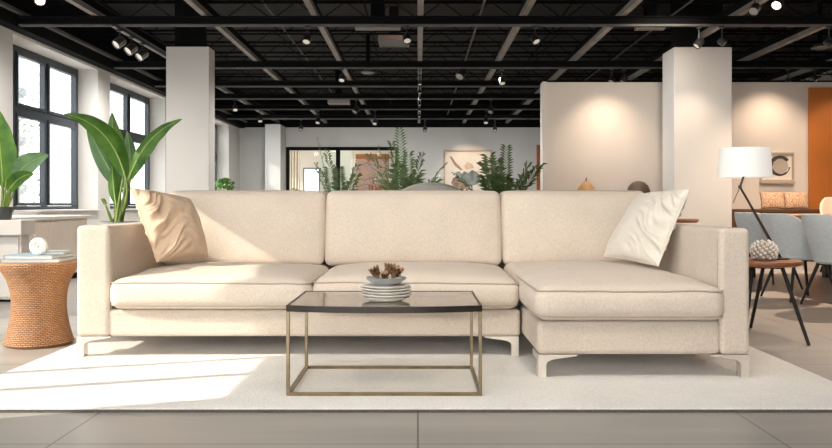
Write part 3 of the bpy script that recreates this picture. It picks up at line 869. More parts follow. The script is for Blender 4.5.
# ================================================================== RIGHT: SIDE TABLE, LAMP, BEADED BOWL
tc = Vector((1.945, 4.38, 0)); TZ = .437
sd = thing('side_table', 'small round walnut side table with black legs beside the sofa arm', 'table', tc)
MB().lathe([(0, TZ - .030), (.205, TZ - .030), (.232, TZ - .022), (.236, TZ - .010), (.230, TZ - .001), (.18, TZ), (0, TZ)], tc, 48).build('table_top', M_wood, sd)
for (tx, ty, fx, fy) in ((2.015, 4.235, 2.085, 4.08), (2.045, 4.52, 2.035, 4.68), (1.88, 4.30, 1.80, 4.22)):
    a = Vector((tx, ty, TZ - .030)); b = Vector((fx, fy, .001))
    MB().tube([a, a.lerp(b, .5), b], [.011, .0105, .009], 10).build('leg', M_iron, sd)
MB().tube([(2.015, 4.235, TZ - .036), (2.045, 4.52, TZ - .036), (1.88, 4.30, TZ - .036), (2.015, 4.235, TZ - .036)], .006, 8).build('brace', M_iron, sd)

lx = xat(781, 4.4)
lb = Vector((lx, 4.40, TZ + .0005))
lamp = thing('table_lamp', 'slanted rod table lamp with white drum shade on the side table', 'lamp', lb)
MB().lathe([(0, 0), (.045, 0), (.046, .004), (.042, .009), (.012, .012), (0, .012)], lb, 32).build('lamp_base', M_lampmetal, lamp)
e1, e2 = at(740, 187, 4.4), at(746, 176, 4.4)
MB().tube([lb + Vector((0, 0, .008)), e1], .0065, 10).build('lamp_arm', M_lampmetal, lamp)
MB().tube([lb + Vector((-.012, .006, .008)), e1 + Vector((-.006, .006, .012))], .003, 8).build('tension_rod', M_brass, lamp)
MB().tube([e1, e2 + Vector((0, 0, .04))], .0065, 10).build('lamp_arm', M_lampmetal, lamp)
MB().tube([e1, at(733, 203, 4.4)], .003, 8).build('counter_rod', M_brass, lamp)
MB().lathe([(0, -.009), (.009, -.006), (.011, 0), (.009, .006), (0, .009)], e1, 16).build('joint', M_lampmetal, lamp)
sx, z0, z1 = xat(744.5, 4.4), zat(177.5, 4.4), zat(148.5, 4.4)
m = MB().lathe([(.147, z0), (.138, z1), (.136, z1), (.145, z0)], (sx, 4.4, 0), 56, closed=True)
m.build('lamp_shade', M_shade, lamp)
m = MB()
for k in range(3):
    a = 2 * math.pi * k / 3
    m.tube([(e2.x, 4.4, e2.z + .035), (sx + .142 * math.cos(a), 4.4 + .142 * math.sin(a), z0 + .05)], .002, 6)
m.build('shade_spider', M_lampmetal, lamp)
MB().lathe([(0, 0), (.012, .002), (.022, .03), (.018, .055), (0, .065)], (e2.x, 4.4, e2.z + .04), 16).build('bulb', M_lens, lamp)

bb = thing('beaded_bowl', 'cream beaded round bowl on the walnut side table', 'bowl', (xat(764, 4.36), 4.36, TZ + .001))
bc = Vector((xat(764, 4.36), 4.36, TZ + .001))
MB().lathe([(0, .002), (.05, .002), (.066, .02), (.070, .045), (.060, .075), (.04, .095), (0, .105)], bc, 24).build('bowl_core', M_frame, bb)
m = MB()
NB = 90
for k in range(NB):
    zt = .10 * (k + .5) / NB
    rr = .070 * math.sqrt(max(.05, 1 - ((zt - .042) / .062) ** 2)) if zt > .02 else .062
    a = k * 2.39996
    b2 = bmesh.new(); bmesh.ops.create_icosphere(b2, subdivisions=1, radius=.0085 + .002 * random.random())
    for v in b2.verts: v.co += bc + Vector((rr * math.cos(a), rr * math.sin(a), zt + .008))
    m._merge(b2)
m.build('beading', M_ceramic, bb)

# ================================================================== DINING AREA
def make_chair(name, label, cat, loc, rz, m, group, s=1.):
    t = thing(name, label, cat, loc, rz, group, local=True)
    t.scale = (s, s, s if s > 1.1 else s * .885)
    RT, RBt, TH = .225, .175, .028
    def topz(a):
        x = min(1, max(0, (abs(a) - R(38)) / R(80)))
        return .705 - .22 * (x * x * (3 - 2 * x))
    def P(a, tz, inner):
        zt = topz(a); zb = .345
        z = zb + (zt - zb) * tz
        r = RBt + (RT - RBt) * min(1, max(0, z - zb) / .3) ** .7
        r -= TH if inner else 0
        back = .045 * (max(0, z - zb) / .36) ** 1.5 * max(0, math.cos(a))
        return Vector((r * 1.02 * math.sin(a), -r * math.cos(a) - back + .02, z))
    mb = MB()
    A = R(118)
    def outer(u, v):
        a = -A + 2 * A * u
        if v <= .42: return P(a, v / .42, False)
        if v >= .58: return P(a, 1 - (v - .58) / .42, True)
        k = (v - .42) / .16
        p, q = P(a, 1, False), P(a, 1, True)
        return p.lerp(q, k) + Vector((0, 0, .012 * math.sin(math.pi * k)))
    mb.grid(outer, 40, 25)
    # close the two ends and the underside
    for u in (0, 1):
        a = -A if u == 0 else A
        for i in range(8):
            vs = [P(a, i / 8, False), P(a, (i + 1) / 8, False), P(a, (i + 1) / 8, True), P(a, i / 8, True)]
            mb.bm.faces.new([mb.bm.verts.new(p) for p in vs])
    bmesh.ops.remove_doubles(mb.bm, verts=mb.bm.verts, dist=1e-5)
    mb.build('backrest', m, t, True, off=(0, 0, 0))
    MB().lathe([(0, .335), (.16, .335), (.183, .352), (.188, .38), (.18, .405), (.14, .418), (0, .422)], (0, .02, 0), 32).build('seat', m, t, True, off=(0, 0, 0))
    for (x, y) in ((1, 1), (-1, 1), (1, -1), (-1, -1)):
        MB().tube([(x * .11, .02 + y * .11, .335), (x * .15, .02 + y * .15, .17), (x * .19, .02 + y * .19, 0.001)], [.013, .011, .008], 8).build('leg', M_iron, t, True, off=(0, 0, 0))
    MB().tube([(.11, .13, .325), (-.11, -.09, .325)], .009, 8).tube([(-.11, .13, .325), (.11, -.09, .325)], .009, 8).build('leg_frame', M_iron, t, True, off=(0, 0, 0))
    return t
gch = 'blue grey dining chairs along the oak table'
ch = make_chair('dining_chair', 'blue-grey upholstered dining chair, middle one of three along the oak table', 'chair', (xat(797, 6.1), 6.1, 0), R(-84), M_chair, gch, 1.08)
for (px, d, rz, lb_) in ((765, 6.95, -80, 'blue-grey upholstered dining chair farthest from the rug, seen behind the lamp rod'), (841, 5.6, -86, 'blue-grey upholstered dining chair nearest the rug, cut by the picture edge')):
    c_ = dup(ch); c_.location = (xat(px, d), d, 0); c_.rotation_euler = (0, 0, R(rz)); c_['label'] = lb_
make_chair('dining_chair', 'rose-beige upholstered dining chair on the far side of the oak table', 'chair', (4.62, 8.25, 0), R(160), M_chairp, None, 1.17)
dt = thing('dining_table', 'long oak dining table with the blue-grey chairs along it', 'table', (3.85, 6.7, 0))
MB().box((3.36, 5.3, .620), (4.35, 8.1, .660), .008).build('table_top', M_wood3, dt, False)
for x in (3.46, 4.25):
    for y in (5.45, 7.95):
        MB().box((x - .035, y - .035, .001), (x + .035, y + .035, .619), .004).build('leg', M_iron, dt, False)
MB().box((3.46, 5.48, .56), (4.25, 5.52, .615)).box((3.46, 7.88, .56), (4.25, 7.92, .615)).build('apron', M_iron, dt, False)

# low dark sideboard along the partition with vases and cushions
bnX0, bnX1 = 2.02, 6.6
sb = thing('sideboard', 'long low dark walnut sideboard standing against the partition wall', 'sideboard', (4.2, 11.3, 0))
MB().box((bnX0, 11.05, .64), (bnX1, 11.55, .69), .005).build('sideboard_top', M_wood2, sb, False)
MB().box((bnX0 + .03, 11.09, .12), (bnX1 - .03, 11.54, .639)).build('sideboard_body', M_wood2, sb, False)
for k in range(6):
    x0 = bnX0 + .05 + k * .76
    dr = MB().box((x0, 11.072, .14), (x0 + .74, 11.089, .62), .003).build('sideboard_door', M_wood2, sb, False)
    MB().box((x0 + .66, 11.06, .36), (x0 + .675, 11.071, .44)).build('handle', M_brass, dr, False)
for x in (bnX0 + .1, (bnX0 + bnX1) / 2, bnX1 - .1):
    for y in (11.14, 11.48): MB().box((x - .02, y - .02, .001), (x + .02, y + .02, .12)).build('leg', M_iron, sb, False)
v1 = Vector((xat(586, 11.27), 11.27, .691))
vz = zat(177.5, 11.27) - .691
va_ = thing('gourd_vase', 'tan clay gourd vase with a pointed tip behind the sofa', 'vase', v1)
MB().lathe([(0, 0), (.10, 0), (.145, .06), (.165, .15), (.140, .26), (.100, .33), (.055, .385), (.020, .415), (0, .42)], v1, 36).build('vase_body', M_tanvase, va_)
MB().tube([v1 + Vector((0, 0, vz - .05)), v1 + Vector((.004, 0, vz - .02)), v1 + Vector((.012, 0, vz))], [.016, .010, .006], 8).build('tip', M_wood2, va_)
v2 = Vector((xat(638.5, 11.27), 11.27, .691))
vb = MB().lathe([(0, 0), (.12, 0), (.16, .07), (.172, .18), (.165, .27), (.14, .34), (.09, .39), (.03, .41), (.025, .40), (0, .40)], (0, 0, 0), 36).build('round_vase', M_brownvase)
vb.location = v2
tag(vb, 'dark umber domed vase beside the column, behind the sofa', 'vase')
def small_cushion(label, px, d, tilt, w=.36, h=.25):
    c = Vector((xat(px, d), d, .692 + h / 2))
    t = thing('print_cushion', label, 'cushion', (c.x, c.y, .692), 0, 'printed cushions on the sideboard')
    mb = MB()
    def fn(sgn):
        def g(u, v):
            a, b = 2 * u - 1, 2 * v - 1
            th = .055 * max(0, (1 - a ** 2) * (1 - b ** 2)) ** .42
            return c + Vector((a * w / 2 * (1 - .04 * (1 - b * b)), sgn * th + tilt * (b + 1) * h / 2, b * h / 2 * (1 - .04 * (1 - a * a))))
        return g
    mb.grid(fn(-1), 16, 16); mb.grid(fn(1), 16, 16)
    bmesh.ops.remove_doubles(mb.bm, verts=mb.bm.verts, dist=1e-5)
    mb.build('cushion_cover', M_print, t, True, ang=180)
    return t
small_cushion('orange leaf print cushion on the sideboard, nearer the column', 773.5, 11.3, .25)
small_cushion('orange leaf print cushion on the sideboard, nearer the orange panel', 797, 11.32, .25)

rt = Vector((xat(668, 7.), 7., 0))
t = thing('round_table', 'small round brown table, edge showing between pillow and sofa arm', 'table', rt)
zt = zat(219, 7.)
MB().lathe([(0, zt - .03), (.25, zt - .03), (.268, zt - .015), (.262, zt), (0, zt)], rt, 40).build('table_top', M_wood, t)
MB().lathe([(.0, .02), (.03, .02), (.026, zt - .03), (0, zt - .03)], rt, 20).build('pedestal', M_iron, t)
MB().lathe([(0, .001), (.17, .001), (.17, .012), (.03, .024), (0, .024)], rt, 32).build('base', M_iron, t)

# framed ring drawing on the partition
def frame(name, label, x0, x1, z0, z1, y, fw, mf, dep=.035):
    t = thing(name, label, 'picture', ((x0 + x1) / 2, y, z0))
    m = MB(); m.box((x0, y - dep, z0), (x0 + fw, y - .001, z1)); m.box((x1 - fw, y - dep, z0), (x1, y - .001, z1)); m.box((x0 + fw, y - dep, z1 - fw), (x1 - fw, y - .001, z1)); m.box((x0 + fw, y - dep, z0), (x1 - fw, y - .001, z0 + fw))
    m.build('frame', mf, t, False)
    p = MB().box((x0 + fw, y - .014, z0 + fw), (x1 - fw, y - .001, z1 - fw)).build('print_sheet', M_mat, t, False)
    return t, p
def blob(sheet, pts, y, m, name='brush_mark'):
    mb = MB(); f = mb.bm.faces.new([mb.bm.verts.new((x, y, z)) for x, z in pts])
    bmesh.ops.triangulate(mb.bm, faces=[f])
    return mb.build(name, m, sheet, False)
fx0, fx1, fz0, fz1 = xat(759.5, PY), xat(793, PY), zat(181.5, PY), zat(152.5, PY)
t, p = frame('framed_picture', 'framed drawing of a dark ring behind the lamp shade', fx0, fx1, fz0, fz1, PY, .025, M_frame)
MB().box((fx0 - .005, PY - .06, fz0 - .03), (fx1 + .005, PY - .001, fz0 - .001)).build('bar_and_shadow', M_frame, t, False)  # brown bottom bar that also stands in for a shelf-like shadow
cxp, czp, rp = xat(779.5, PY), zat(166, PY), .142
ro_, ri_ = [], []
mb = MB()
N = 64
for i in range(N + 1):
    a = R(35) + i / N * R(318)
    wob = noise.noise(Vector((math.cos(a) * 2, math.sin(a) * 2, 1)))
    wd = .026 * (.45 + .9 * abs(math.sin(a * .5 + .3))) + .012 * wob
    for rr, L in ((rp + wd * .5, ro_), (rp - wd, ri_)):
        L.append(mb.bm.verts.new((cxp + rr * 1.05 * math.cos(a), PY - .0155, czp + rr * math.sin(a))))
for i in range(N): mb.bm.faces.new((ro_[i], ro_[i + 1], ri_[i + 1], ri_[i]))
mb.build('brush_ring', M_ink, p, False)
blob(p, [(cxp + rp * .86 * math.cos(2 * math.pi * k / 40), czp + rp * .86 * math.sin(2 * math.pi * k / 40)) for k in range(40)], PY - .0150, mat('wash_grey', (.42, .36, .31), .9, var=.1, vscale=5.), 'wash_disc')

# large framed painting on the back wall
gx0, gx1, gz1 = xat(443.5, BACK), xat(492, BACK), zat(150, BACK)
gz0 = gz1 - 1.35
t, p = frame('framed_painting', 'large framed abstract painting on the back wall between the palms', gx0, gx1, gz0, gz1, BACK, .045, M_frame, .05)
def pp(px, py): return (xat(px, BACK), zat(py, BACK))
yA = BACK - .016
blob(p, [pp(*q) for q in ((450, 156), (452, 157), (456, 163), (461, 168), (463, 170), (460, 170), (455, 166), (450, 158))], yA, M_inkb)
blob(p, [pp(*q) for q in ((455, 173), (459, 171), (462, 174), (464, 171), (468, 173), (472, 170), (477, 172), (480, 176), (481, 180), (478, 184), (471, 186), (464, 185), (459, 182))], yA, M_inkg)
blob(p, [pp(*q) for q in ((453, 178), (457, 176), (460, 180), (465, 184), (470, 187), (462, 190), (454, 187), (451, 183))], yA - .0008, M_inkb)
blob(p, [pp(*q) for q in ((476, 163), (480, 161), (484, 164), (488, 169), (489, 172), (484, 169), (480, 166))], yA, M_ink)
blob(p, [pp(*q) for q in ((464, 166), (467, 162), (472, 164), (474, 168), (470, 169), (466, 170))], yA, mat('cream_wash', (.60, .47, .33), .9, var=.2, vscale=5.))
# ochre canvas in the room behind
ax0, ax1, az0, az1 = xat(355.5, RB - .1), xat(389, RB - .1), zat(192, RB - .1), zat(154, RB - .1)
cv = thing('canvas_picture', 'ochre orange canvas with dark branches seen through the far glazing', 'picture', ((ax0 + ax1) / 2, RB - .03, az0))
c_ = MB().box((ax0, RB - .06, az0), (ax1, RB - .001, az1), .005).build('canvas', M_artor, cv, False)
m = MB()
for (pa) in (((356, 166), (362, 165), (367, 163), (373, 165), (380, 167), (387, 168)), ((367, 163), (371, 167), (378, 172), (386, 175)), ((357, 178), (364, 180), (371, 178), (380, 183)), ((360, 186), (366, 184), (374, 187))):
    m.tube([(xat(a, RB), RB - .062, zat(b, RB)) for a, b in pa], .018, 5)
for v in m.bm.verts: v.co.y = RB - .0615 + (v.co.y - (RB - .062)) * .05
m.build('branch_mark', M_ink, c_)
cu = MB()
x0, x1 = xat(288, 23.8), xat(300, 23.8)
def cur(u, v):
    return Vector((x0 + (x1 - x0) * u, 23.8 + .035 * math.sin(u * 26), .05 + 2.55 * v))
cu.grid(cur, 60, 2)
cu.grid(lambda u, v: cur(u, v) + Vector((0, .012, 0)), 60, 2)
o = cu.build('curtain', M_curtain); tag(o, 'cream drape hanging in the room behind the far glazing', 'curtain')

# ================================================================== GREY CHAIR BEHIND THE SOFA
gD = 9.3
gc = Vector((xat(431, gD), gD, 0))
g = thing('curved_lounge_chair', 'grey curved-back lounge chair behind the middle of the sofa', 'chair', gc)
ztop = zat(185.5, gD)
m = MB()
def gs(u, v):
    a = R(-100) + R(200) * u
    h = .36 + (ztop - .36 - .25 * abs(math.sin(a)) ** 2.2 * 1.0) * 1.0 if False else ztop - .30 * (1 - math.cos(a)) * .9
    h = max(h, .52)
    if v <= .45: k = v / .45; z = .18 + (h - .18) * k; r = 1.
    elif v >= .55: k = 1 - (v - .55) / .45; z = .18 + (h - .18) * k; r = .84
    else: k = (v - .45) / .1; z = h + .03 * math.sin(math.pi * k); r = 1 - .16 * k
    return gc + Vector((.52 * r * math.sin(a), -.40 * r * math.cos(a) + .1, z))
m.grid(gs, 40, 20)
m.build('backrest', M_greysofa, g)
MB().lathe([(0, .18), (.36, .18), (.40, .24), (.40, .38), (.36, .43), (0, .44)], gc + Vector((0, .1, 0)), 32).build('seat', M_greysofa, g)
for (x, y) in ((.28, -.16), (-.28, -.16), (.28, .36), (-.28, .36)):
    MB().tube([gc + Vector((x, y, .19)), gc + Vector((x * 1.1, y * 1.1, .001))], [.02, .012], 8).build('leg', M_wood2, g)

# ================================================================== PALMS
def frond(root, base, d, L, droop, lw, nl, spread=.5, ll=.22):
    base = Vector(base); d = Vector(d).normalized()
    pts = []
    p = base.copy(); v = d.copy(); steps = 14
    for i in range(steps + 1):
        pts.append(p.copy()); p = p + v * (L / steps); v = (v + Vector((0, 0, -droop / steps)) + Vector((d.x, d.y, 0)) * droop * .4 / steps).normalized()
    mb = MB().tube(pts, [.007 * (1 - .8 * i / steps) for i in range(steps + 1)], 5)
    for k in range(nl):
        t = .28 + .72 * (k + .5) / nl
        f = t * steps; i = min(steps - 1, int(f)); q = pts[i].lerp(pts[i + 1], f - i)
        tg = (pts[i + 1] - pts[i]).normalized()
        sdv = tg.cross(Vector((0, 0, 1)))
        if sdv.length < .2: sdv = tg.cross(Vector((0, 1, 0)))
        sdv.normalize(); up = sdv.cross(tg)
        l = ll * (math.sin(math.pi * (.18 + .8 * (1 - t) * .85)) * .8 + .25) * random.uniform(.8, 1.15)
        for sg in (-1, 1):
            dr = (sdv * sg * .75 + tg * .75 + up * random.uniform(-.05, .35)).normalized()
            e = q + dr * l + Vector((0, 0, -.25 * l)); mdl = q + dr * l * .5
            wv = tg * lw - sdv * sg * lw * .5
            vs = [mb.bm.verts.new(x) for x in (q, mdl + wv, e, mdl - wv)]
            mb.bm.faces.new(vs)
    return mb.build('frond', M_palm, root, True, ang=180)
def palm(label, px, d, top_py, spread, nf, seed, lean=0., L0=1., lowbare=.0, ll=.22):
    random.seed(seed)
    c = Vector((xat(px, d), d, 0))
    t = thing('potted_palm', label, 'plant', c)
    pot(t, c, .19, .36, M_potd if seed % 2 else M_potg, .15)
    H = zat(top_py, d)
    for k in range(nf):
        a = 2 * math.pi * k / nf * 1.0 + random.uniform(-.3, .3)
        tl = random.uniform(.1, 1.)
        out = spread * tl
        ln = (H - .33) * random.uniform(.72, .98) * (1.02 - .22 * tl)
        dv = Vector((math.cos(a) * out + lean, math.sin(a) * out * .8, 1))
        frond(t, c + Vector((.05 * math.cos(a), .05 * math.sin(a), .33)), dv, ln * L0, .35 + .5 * tl, .019, 20, ll=ll)
    frond(t, c + Vector((0, 0, .33)), Vector((lean * 1.6 - .06, 0, 1)), (H - .33) * 1.05, .12, .013, 24, ll=ll * .7)
    for k in range(6):
        a = k * 1.05
        MB().tube([c + Vector((.04 * math.cos(a), .04 * math.sin(a), .33)), c + Vector((.06 * math.cos(a) + lean * .3, .06 * math.sin(a), .75))], [.012, .008], 6).build('cane', M_stem, t)
    return t
palm('slender potted palm in front of the glazed opening, with sparse fronds', 338, 14.2, 141, .48, 6, 3, -.10, 1., ll=.24)
palm('tall bushy potted palm between the ochre canvas and the framed painting', 406, 13.2, 133, .50, 12, 12, .0, 1., ll=.26)
palm('low arching potted palm in front of the framed painting', 503, 10.7, 151, .80, 12, 25, .06, 1.05, ll=.24)
# small bushy plant on the far sill
random.seed(5)
sp_ = Vector((WX - .10, 19.75, SILL + .027))
s = thing('sill_plant', 'small round-leaved potted plant on the far window sill', 'plant', sp_)
pot(s, sp_, .12, .22, M_cabinet, .09)
ztop = zat(177, 19.75)
m = MB()
for k in range(90):
    a = random.uniform(0, 6.28); el = random.uniform(-.6, 1.4); rr = .24 * random.uniform(.5, 1)
    p = sp_ + Vector((rr * math.cos(a) * math.cos(el) + .12, rr * math.sin(a) * math.cos(el), .57 + rr * .8 * math.sin(el)))
    n_ = Vector((random.uniform(-1, 1), random.uniform(-1, 1), random.uniform(.2, 1))).normalized()
    u = n_.orthogonal().normalized(); w_ = n_.cross(u)
    m.bm.faces.new([m.bm.verts.new(p + (u * math.cos(x) + w_ * math.sin(x) * .8) * .055) for x in [i * math.pi / 4 for i in range(8)]])
m.build('leaves', M_leaf, s, True)
m = MB()
for k in range(9):
    a = k * .7; m.tube([sp_ + Vector((0, 0, .19)), sp_ + Vector((.06 + .1 * math.cos(a), .1 * math.sin(a), .5))], .006, 5)
m.build('stems', M_stem, s)

# ================================================================== CEILING FIXTURES
def spot(px, py, d, tilt=(0., 0.), lens=M_lens, size=1., label='', hang=TOP + .001, group='black spotlights hung from the ceiling steel', chrome=False):
    p = at(px, py, d)
    t = thing('spotlight', label, 'spotlight', (p.x, d, hang), 0, group, local=True)
    h = hang - p.z
    mh = M_spotc if chrome else M_spot
    MB().lathe([(0, -.02), (.035, -.02), (.035, 0), (0, 0)], (0, 0, 0), 14).build('mount', M_spot, t, off=(0, 0, 0))
    MB().tube([(0, 0, -.015), (0, 0, -h + .03)], .009, 8).build('stem', M_spot, t, off=(0, 0, 0))
    r, l = .042 * size, .095 * size
    tilt = (-.40 - tilt[0], tilt[1])
    M = Matrix.Translation((0, 0, -h)) @ Matrix.Rotation(tilt[0], 4, 'X') @ Matrix.Rotation(tilt[1], 4, 'Y')
    a = MB().lathe([(0, l / 2), (r * .7, l / 2), (r, l / 2 - .02), (r, -l / 2), (r * .88, -l / 2), (r * .88, -l / 2 + .02), (0, -l / 2 + .02)], (0, 0, 0), 20)
    a.bm.transform(M); can = a.build('housing', mh, t, off=(0, 0, 0))
    b = MB().lathe([(0, -l / 2 + .012), (r * .86, -l / 2 + .012), (r * .86, -l / 2 + .018), (0, -l / 2 + .018)], (0, 0, 0), 20)
    b.bm.transform(M); b.build('lens', lens, can, off=(0, 0, 0))
    return t
b1, b2_, b3, b4, b5, b6 = [b + .07 for b in BEAMS]
S = [(307, 39, b1, (.2, .1), M_lens, 1.2, 'black spotlight on the nearest beam, first one right of the white left column'),
     (407, 38, b1, (.2, -.1), M_lens, 1.2, 'black spotlight on the nearest beam, close to the middle strut'),
     (535, 39, b1, (.2, -.3), M_lens, 1.2, 'black spotlight on the nearest beam, right of the middle strut'),
     (699, 43, b1, (-.3, .7), M_lens, 1.2, 'tilted spotlight on the nearest beam before the right column top'),
     (722, 42, b1, (.3, -.6), M_lensd, 1., 'small dull spotlight beside the tilted one before the right column'),
     (829, 43, b1, (.3, -.6), M_lensd, 1.2, 'spotlight on the nearest beam cut by the right picture edge'),
     (342, 78, b2_, (.2, .1), M_lens, 1.2, 'black spotlight on the second beam, left of the middle strut'),
     (461, 74, b2_, (.3, .4), M_lensd, 1.7, 'large round-headed spotlight on the second beam, right of the middle strut'),
     (502, 81, b2_, (.1, -.1), M_lens, 1.2, 'black spotlight on the second beam left of the partition'),
     (612, 80, b2_, (.2, .5), M_lensd, 1.1, 'dark unlit spotlight above the partition'),
     (624, 79, b2_, (-.4, .5), M_lens, 1.2, 'lit tilted spotlight above the partition, beside a dark one'),
     (788, 81, b2_, (.1, 0), M_lensd, 1.0, 'dark spotlight above the wall right of the column'),
     (815, 78, b2_, (.1, -.5), M_lens, 1.1, 'pale tilted spotlight above the orange wall panel'),
     (235, 108, b4, (.2, -.2), M_lens, 1.3, 'spotlight on the fourth beam just right of the left column'),
     (356, 110, b4, (.2, .5), M_lensd, 1.4, 'dull spotlight on the fourth beam left of the middle strut'),
     (491, 110, b4, (.2, .3), M_lensd, 1.4, 'dull spotlight on the fourth beam left of the partition edge'),
     (260, 119.5, b5, (.2, -.2), M_lens, 1.3, 'spotlight on the fifth beam before the cool back column'),
     (318, 121, b5, (.2, .1), M_lens, 1.3, 'spotlight on the fifth beam over the slender palm'),
     (375, 122, b5, (.2, .1), M_lens, 1.3, 'spotlight on the fifth beam over the ochre canvas'),
     (486, 121, b5, (.2, .1), M_lens, 1.3, 'spotlight on the fifth beam over the framed painting'),
     (301, 128, b6, (.2, .1), M_lensd, 1.3, 'small black spotlight on the farthest beam above the far glazing'),
     (425, 129, b6, (.2, .1), M_lensd, 1.3, 'small black spotlight on the farthest beam left of the painting'),
     (495, 129, b6, (.2, .1), M_lensd, 1.3, 'small black spotlight on the farthest beam right of the painting')]
for (px, py, d, tl, le, sz, lab) in S: spot(px, py, d, tl, le, sz, lab)
# track with three chrome heads by the left windows
tx = -1.83 * 2.0
tk = MB().box((tx - .02, 9.2, TOP - .03), (tx + .02, 12.4, TOP - .001)).build('light_track', M_spot, None, False)
tag(tk, 'short black lighting track with three chrome heads by the left windows', 'light track')
for (py, lab) in ((42, 'nearest of the three chrome track spotlights by the left windows'), (48.5, 'middle of the three chrome track spotlights by the left windows'), (54.5, 'farthest of the three chrome track spotlights by the left windows')):
    d = FPX * 2.0 / (VPY - py)
    spot(VPX + tx * FPX / d, py, d, (.35, .5), M_lens, 1.45, lab, TOP - .03, 'chrome spotlights on the left track', True)
# centre track with small downlights
tk = MB().box((.01, 12.3, TOP - .03), (.05, 19.4, TOP - .001)).build('light_track', M_spot, None, False)
tag(tk, 'long black lighting track with small downlights along the room middle', 'light track')
names = ['nearest', 'second nearest', 'third nearest', 'third farthest', 'second farthest', 'farthest']
for py, nm in zip((83, 92, 98.5, 104, 110, 115.5), names):
    d = FPX * 2.02 / (VPY - py)
    spot(VPX + .03 * FPX / d, py, d, (0, 0), M_lens, .75, nm + ' of the small downlights on the long middle track', TOP - .03, 'small downlights on the middle track')
# two bright heads near the camera
for (px, py, lab, le) in ((40, -1.5, 'bright lit spotlight at the top left of the ceiling', M_lensb), (778, 3, 'bright lit spotlight at the top right of the ceiling', M_lensb), (755, 9, 'unlit round spotlight beside the bright one on the right', M_lensd)):
    d = 6.97
    spot(px, py, d + .0, (.3, -.3 if px < 100 else .6), le, 1.1, lab)
# vents and a round diffuser
def vent(x, y, z, w, d, label, m):
    t = thing('ceiling_vent', label, 'vent', (x, y, z))
    mm = MB(); mm.box((x - w / 2, y - d / 2, z), (x + w / 2, y - d / 2 + .03, z + .08)); mm.box((x - w / 2, y + d / 2 - .03, z), (x + w / 2, y + d / 2, z + .08))
    mm.box((x - w / 2, y - d / 2 + .03, z), (x - w / 2 + .03, y + d / 2 - .03, z + .08)); mm.box((x + w / 2 - .03, y - d / 2 + .03, z), (x + w / 2, y + d / 2 - .03, z + .08))
    mm.build('vent_frame', m, t, False)
    g_ = MB(); n_ = max(3, int(d / .07))
    for k in range(n_):
        yy = y - d / 2 + .04 + (d - .08) * (k + .5) / n_
        g_.box((x - w / 2 + .03, yy - .02, z + .012), (x + w / 2 - .03, yy + .02, z + .03))
    g_.build('louvre', m, t, False)
    MB().box((x - .15 * w, y - .1, z + .08), (x + .15 * w, y + .1, DECK)).build('duct_neck', M_black2, t, False)
    return t
def vz_(py, z): return FPX * (z - CAM_H) / (VPY - py)
def vpx(px, py, z): return (px - VPX) * vz_(py, z) / FPX
for (px, py, z, w, dd, lab, m) in ((394, 44, 3.2, .46, .5, 'square grey ceiling vent above the middle of the room', M_vent),
                                   (378, 29.5, 3.15, .62, .12, 'slim light vent just behind the nearest beam, left of centre', M_ventl),
                                   (650, 29.5, 3.15, .40, .12, 'slim light vent just behind the nearest beam, near the right column', M_ventl),
                                   (339, 104, 2.96, .46, .35, 'grey ceiling vent in the deep part left of the middle strut', M_ventl),
                                   (548, 121, 2.94, .36, .4, 'grey ceiling vent above the left end of the partition', M_ventl)):
    vent(vpx(px, py, z), vz_(py, z), z, w, dd, lab, m)
for (px, py, lab) in ((368, 73.5, 'round grey ceiling diffuser left of the middle strut'), (820, 49, 'round grey ceiling diffuser near the right picture edge')):
    z = 3.05; d = vz_(py, z); x = vpx(px, py, z)
    t = thing('round_diffuser', lab, 'vent', (x, d, z))
    MB().lathe([(0, 0), (.09, 0), (.12, .012), (.12, .03), (.05, .08), (0, .08)], (x, d, z), 28).build('diffuser_plate', M_vent, t)
    MB().tube([(x, d, z + .07), (x, d, DECK)], .035, 12).build('duct_neck', M_black2, t)

# ================================================================== OUTSIDE
eb = thing('neighbouring_building', 'pale hazy building seen through the nearest tall window', 'building', (-17, 25, 0))
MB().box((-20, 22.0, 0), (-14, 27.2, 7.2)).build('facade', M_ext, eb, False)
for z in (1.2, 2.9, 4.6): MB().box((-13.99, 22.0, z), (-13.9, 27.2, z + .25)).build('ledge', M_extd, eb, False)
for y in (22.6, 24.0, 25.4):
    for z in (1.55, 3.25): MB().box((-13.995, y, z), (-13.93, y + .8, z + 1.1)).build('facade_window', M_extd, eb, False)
random.seed(11)
tr = thing('street_tree', 'pale slender tree outside the nearest tall window', 'tree', (-8.2, 15.6, 0))
m = MB(); m.tube([(-8.2, 15.6, 0), (-8.15, 15.6, 1.4), (-8.2, 15.65, 3.2)], [.06, .045, .02], 8)
for k in range(12):
    z = .9 + k * .19; a = k * 2.4
    m.tube([(-8.18, 15.6, z), (-8.18 + .35 * math.cos(a), 15.6 + .35 * math.sin(a), z + .35)], [.015, .005], 5)
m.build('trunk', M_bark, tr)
m = MB()
for k in range(260):
    a = random.uniform(0, 6.28); r = .5 * math.sqrt(random.random()); z = random.uniform(.7, 3.0)
    p = Vector((-8.18 + r * math.cos(a), 15.6 + r * math.sin(a), z)); n_ = Vector((random.uniform(-1, 1), random.uniform(-1, 1), random.uniform(-1, 1))).normalized()
    u = n_.orthogonal().normalized(); w_ = n_.cross(u)
    m.bm.faces.new([m.bm.verts.new(p + u * a_ * .05 + w_ * b_ * .03) for a_, b_ in ((-1, 0), (0, 1), (1, 0), (0, -1))])
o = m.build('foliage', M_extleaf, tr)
struct('ground_outside', MB().box((-40, -20, -.2), (-5.5, 60, -.11)), M_ext)

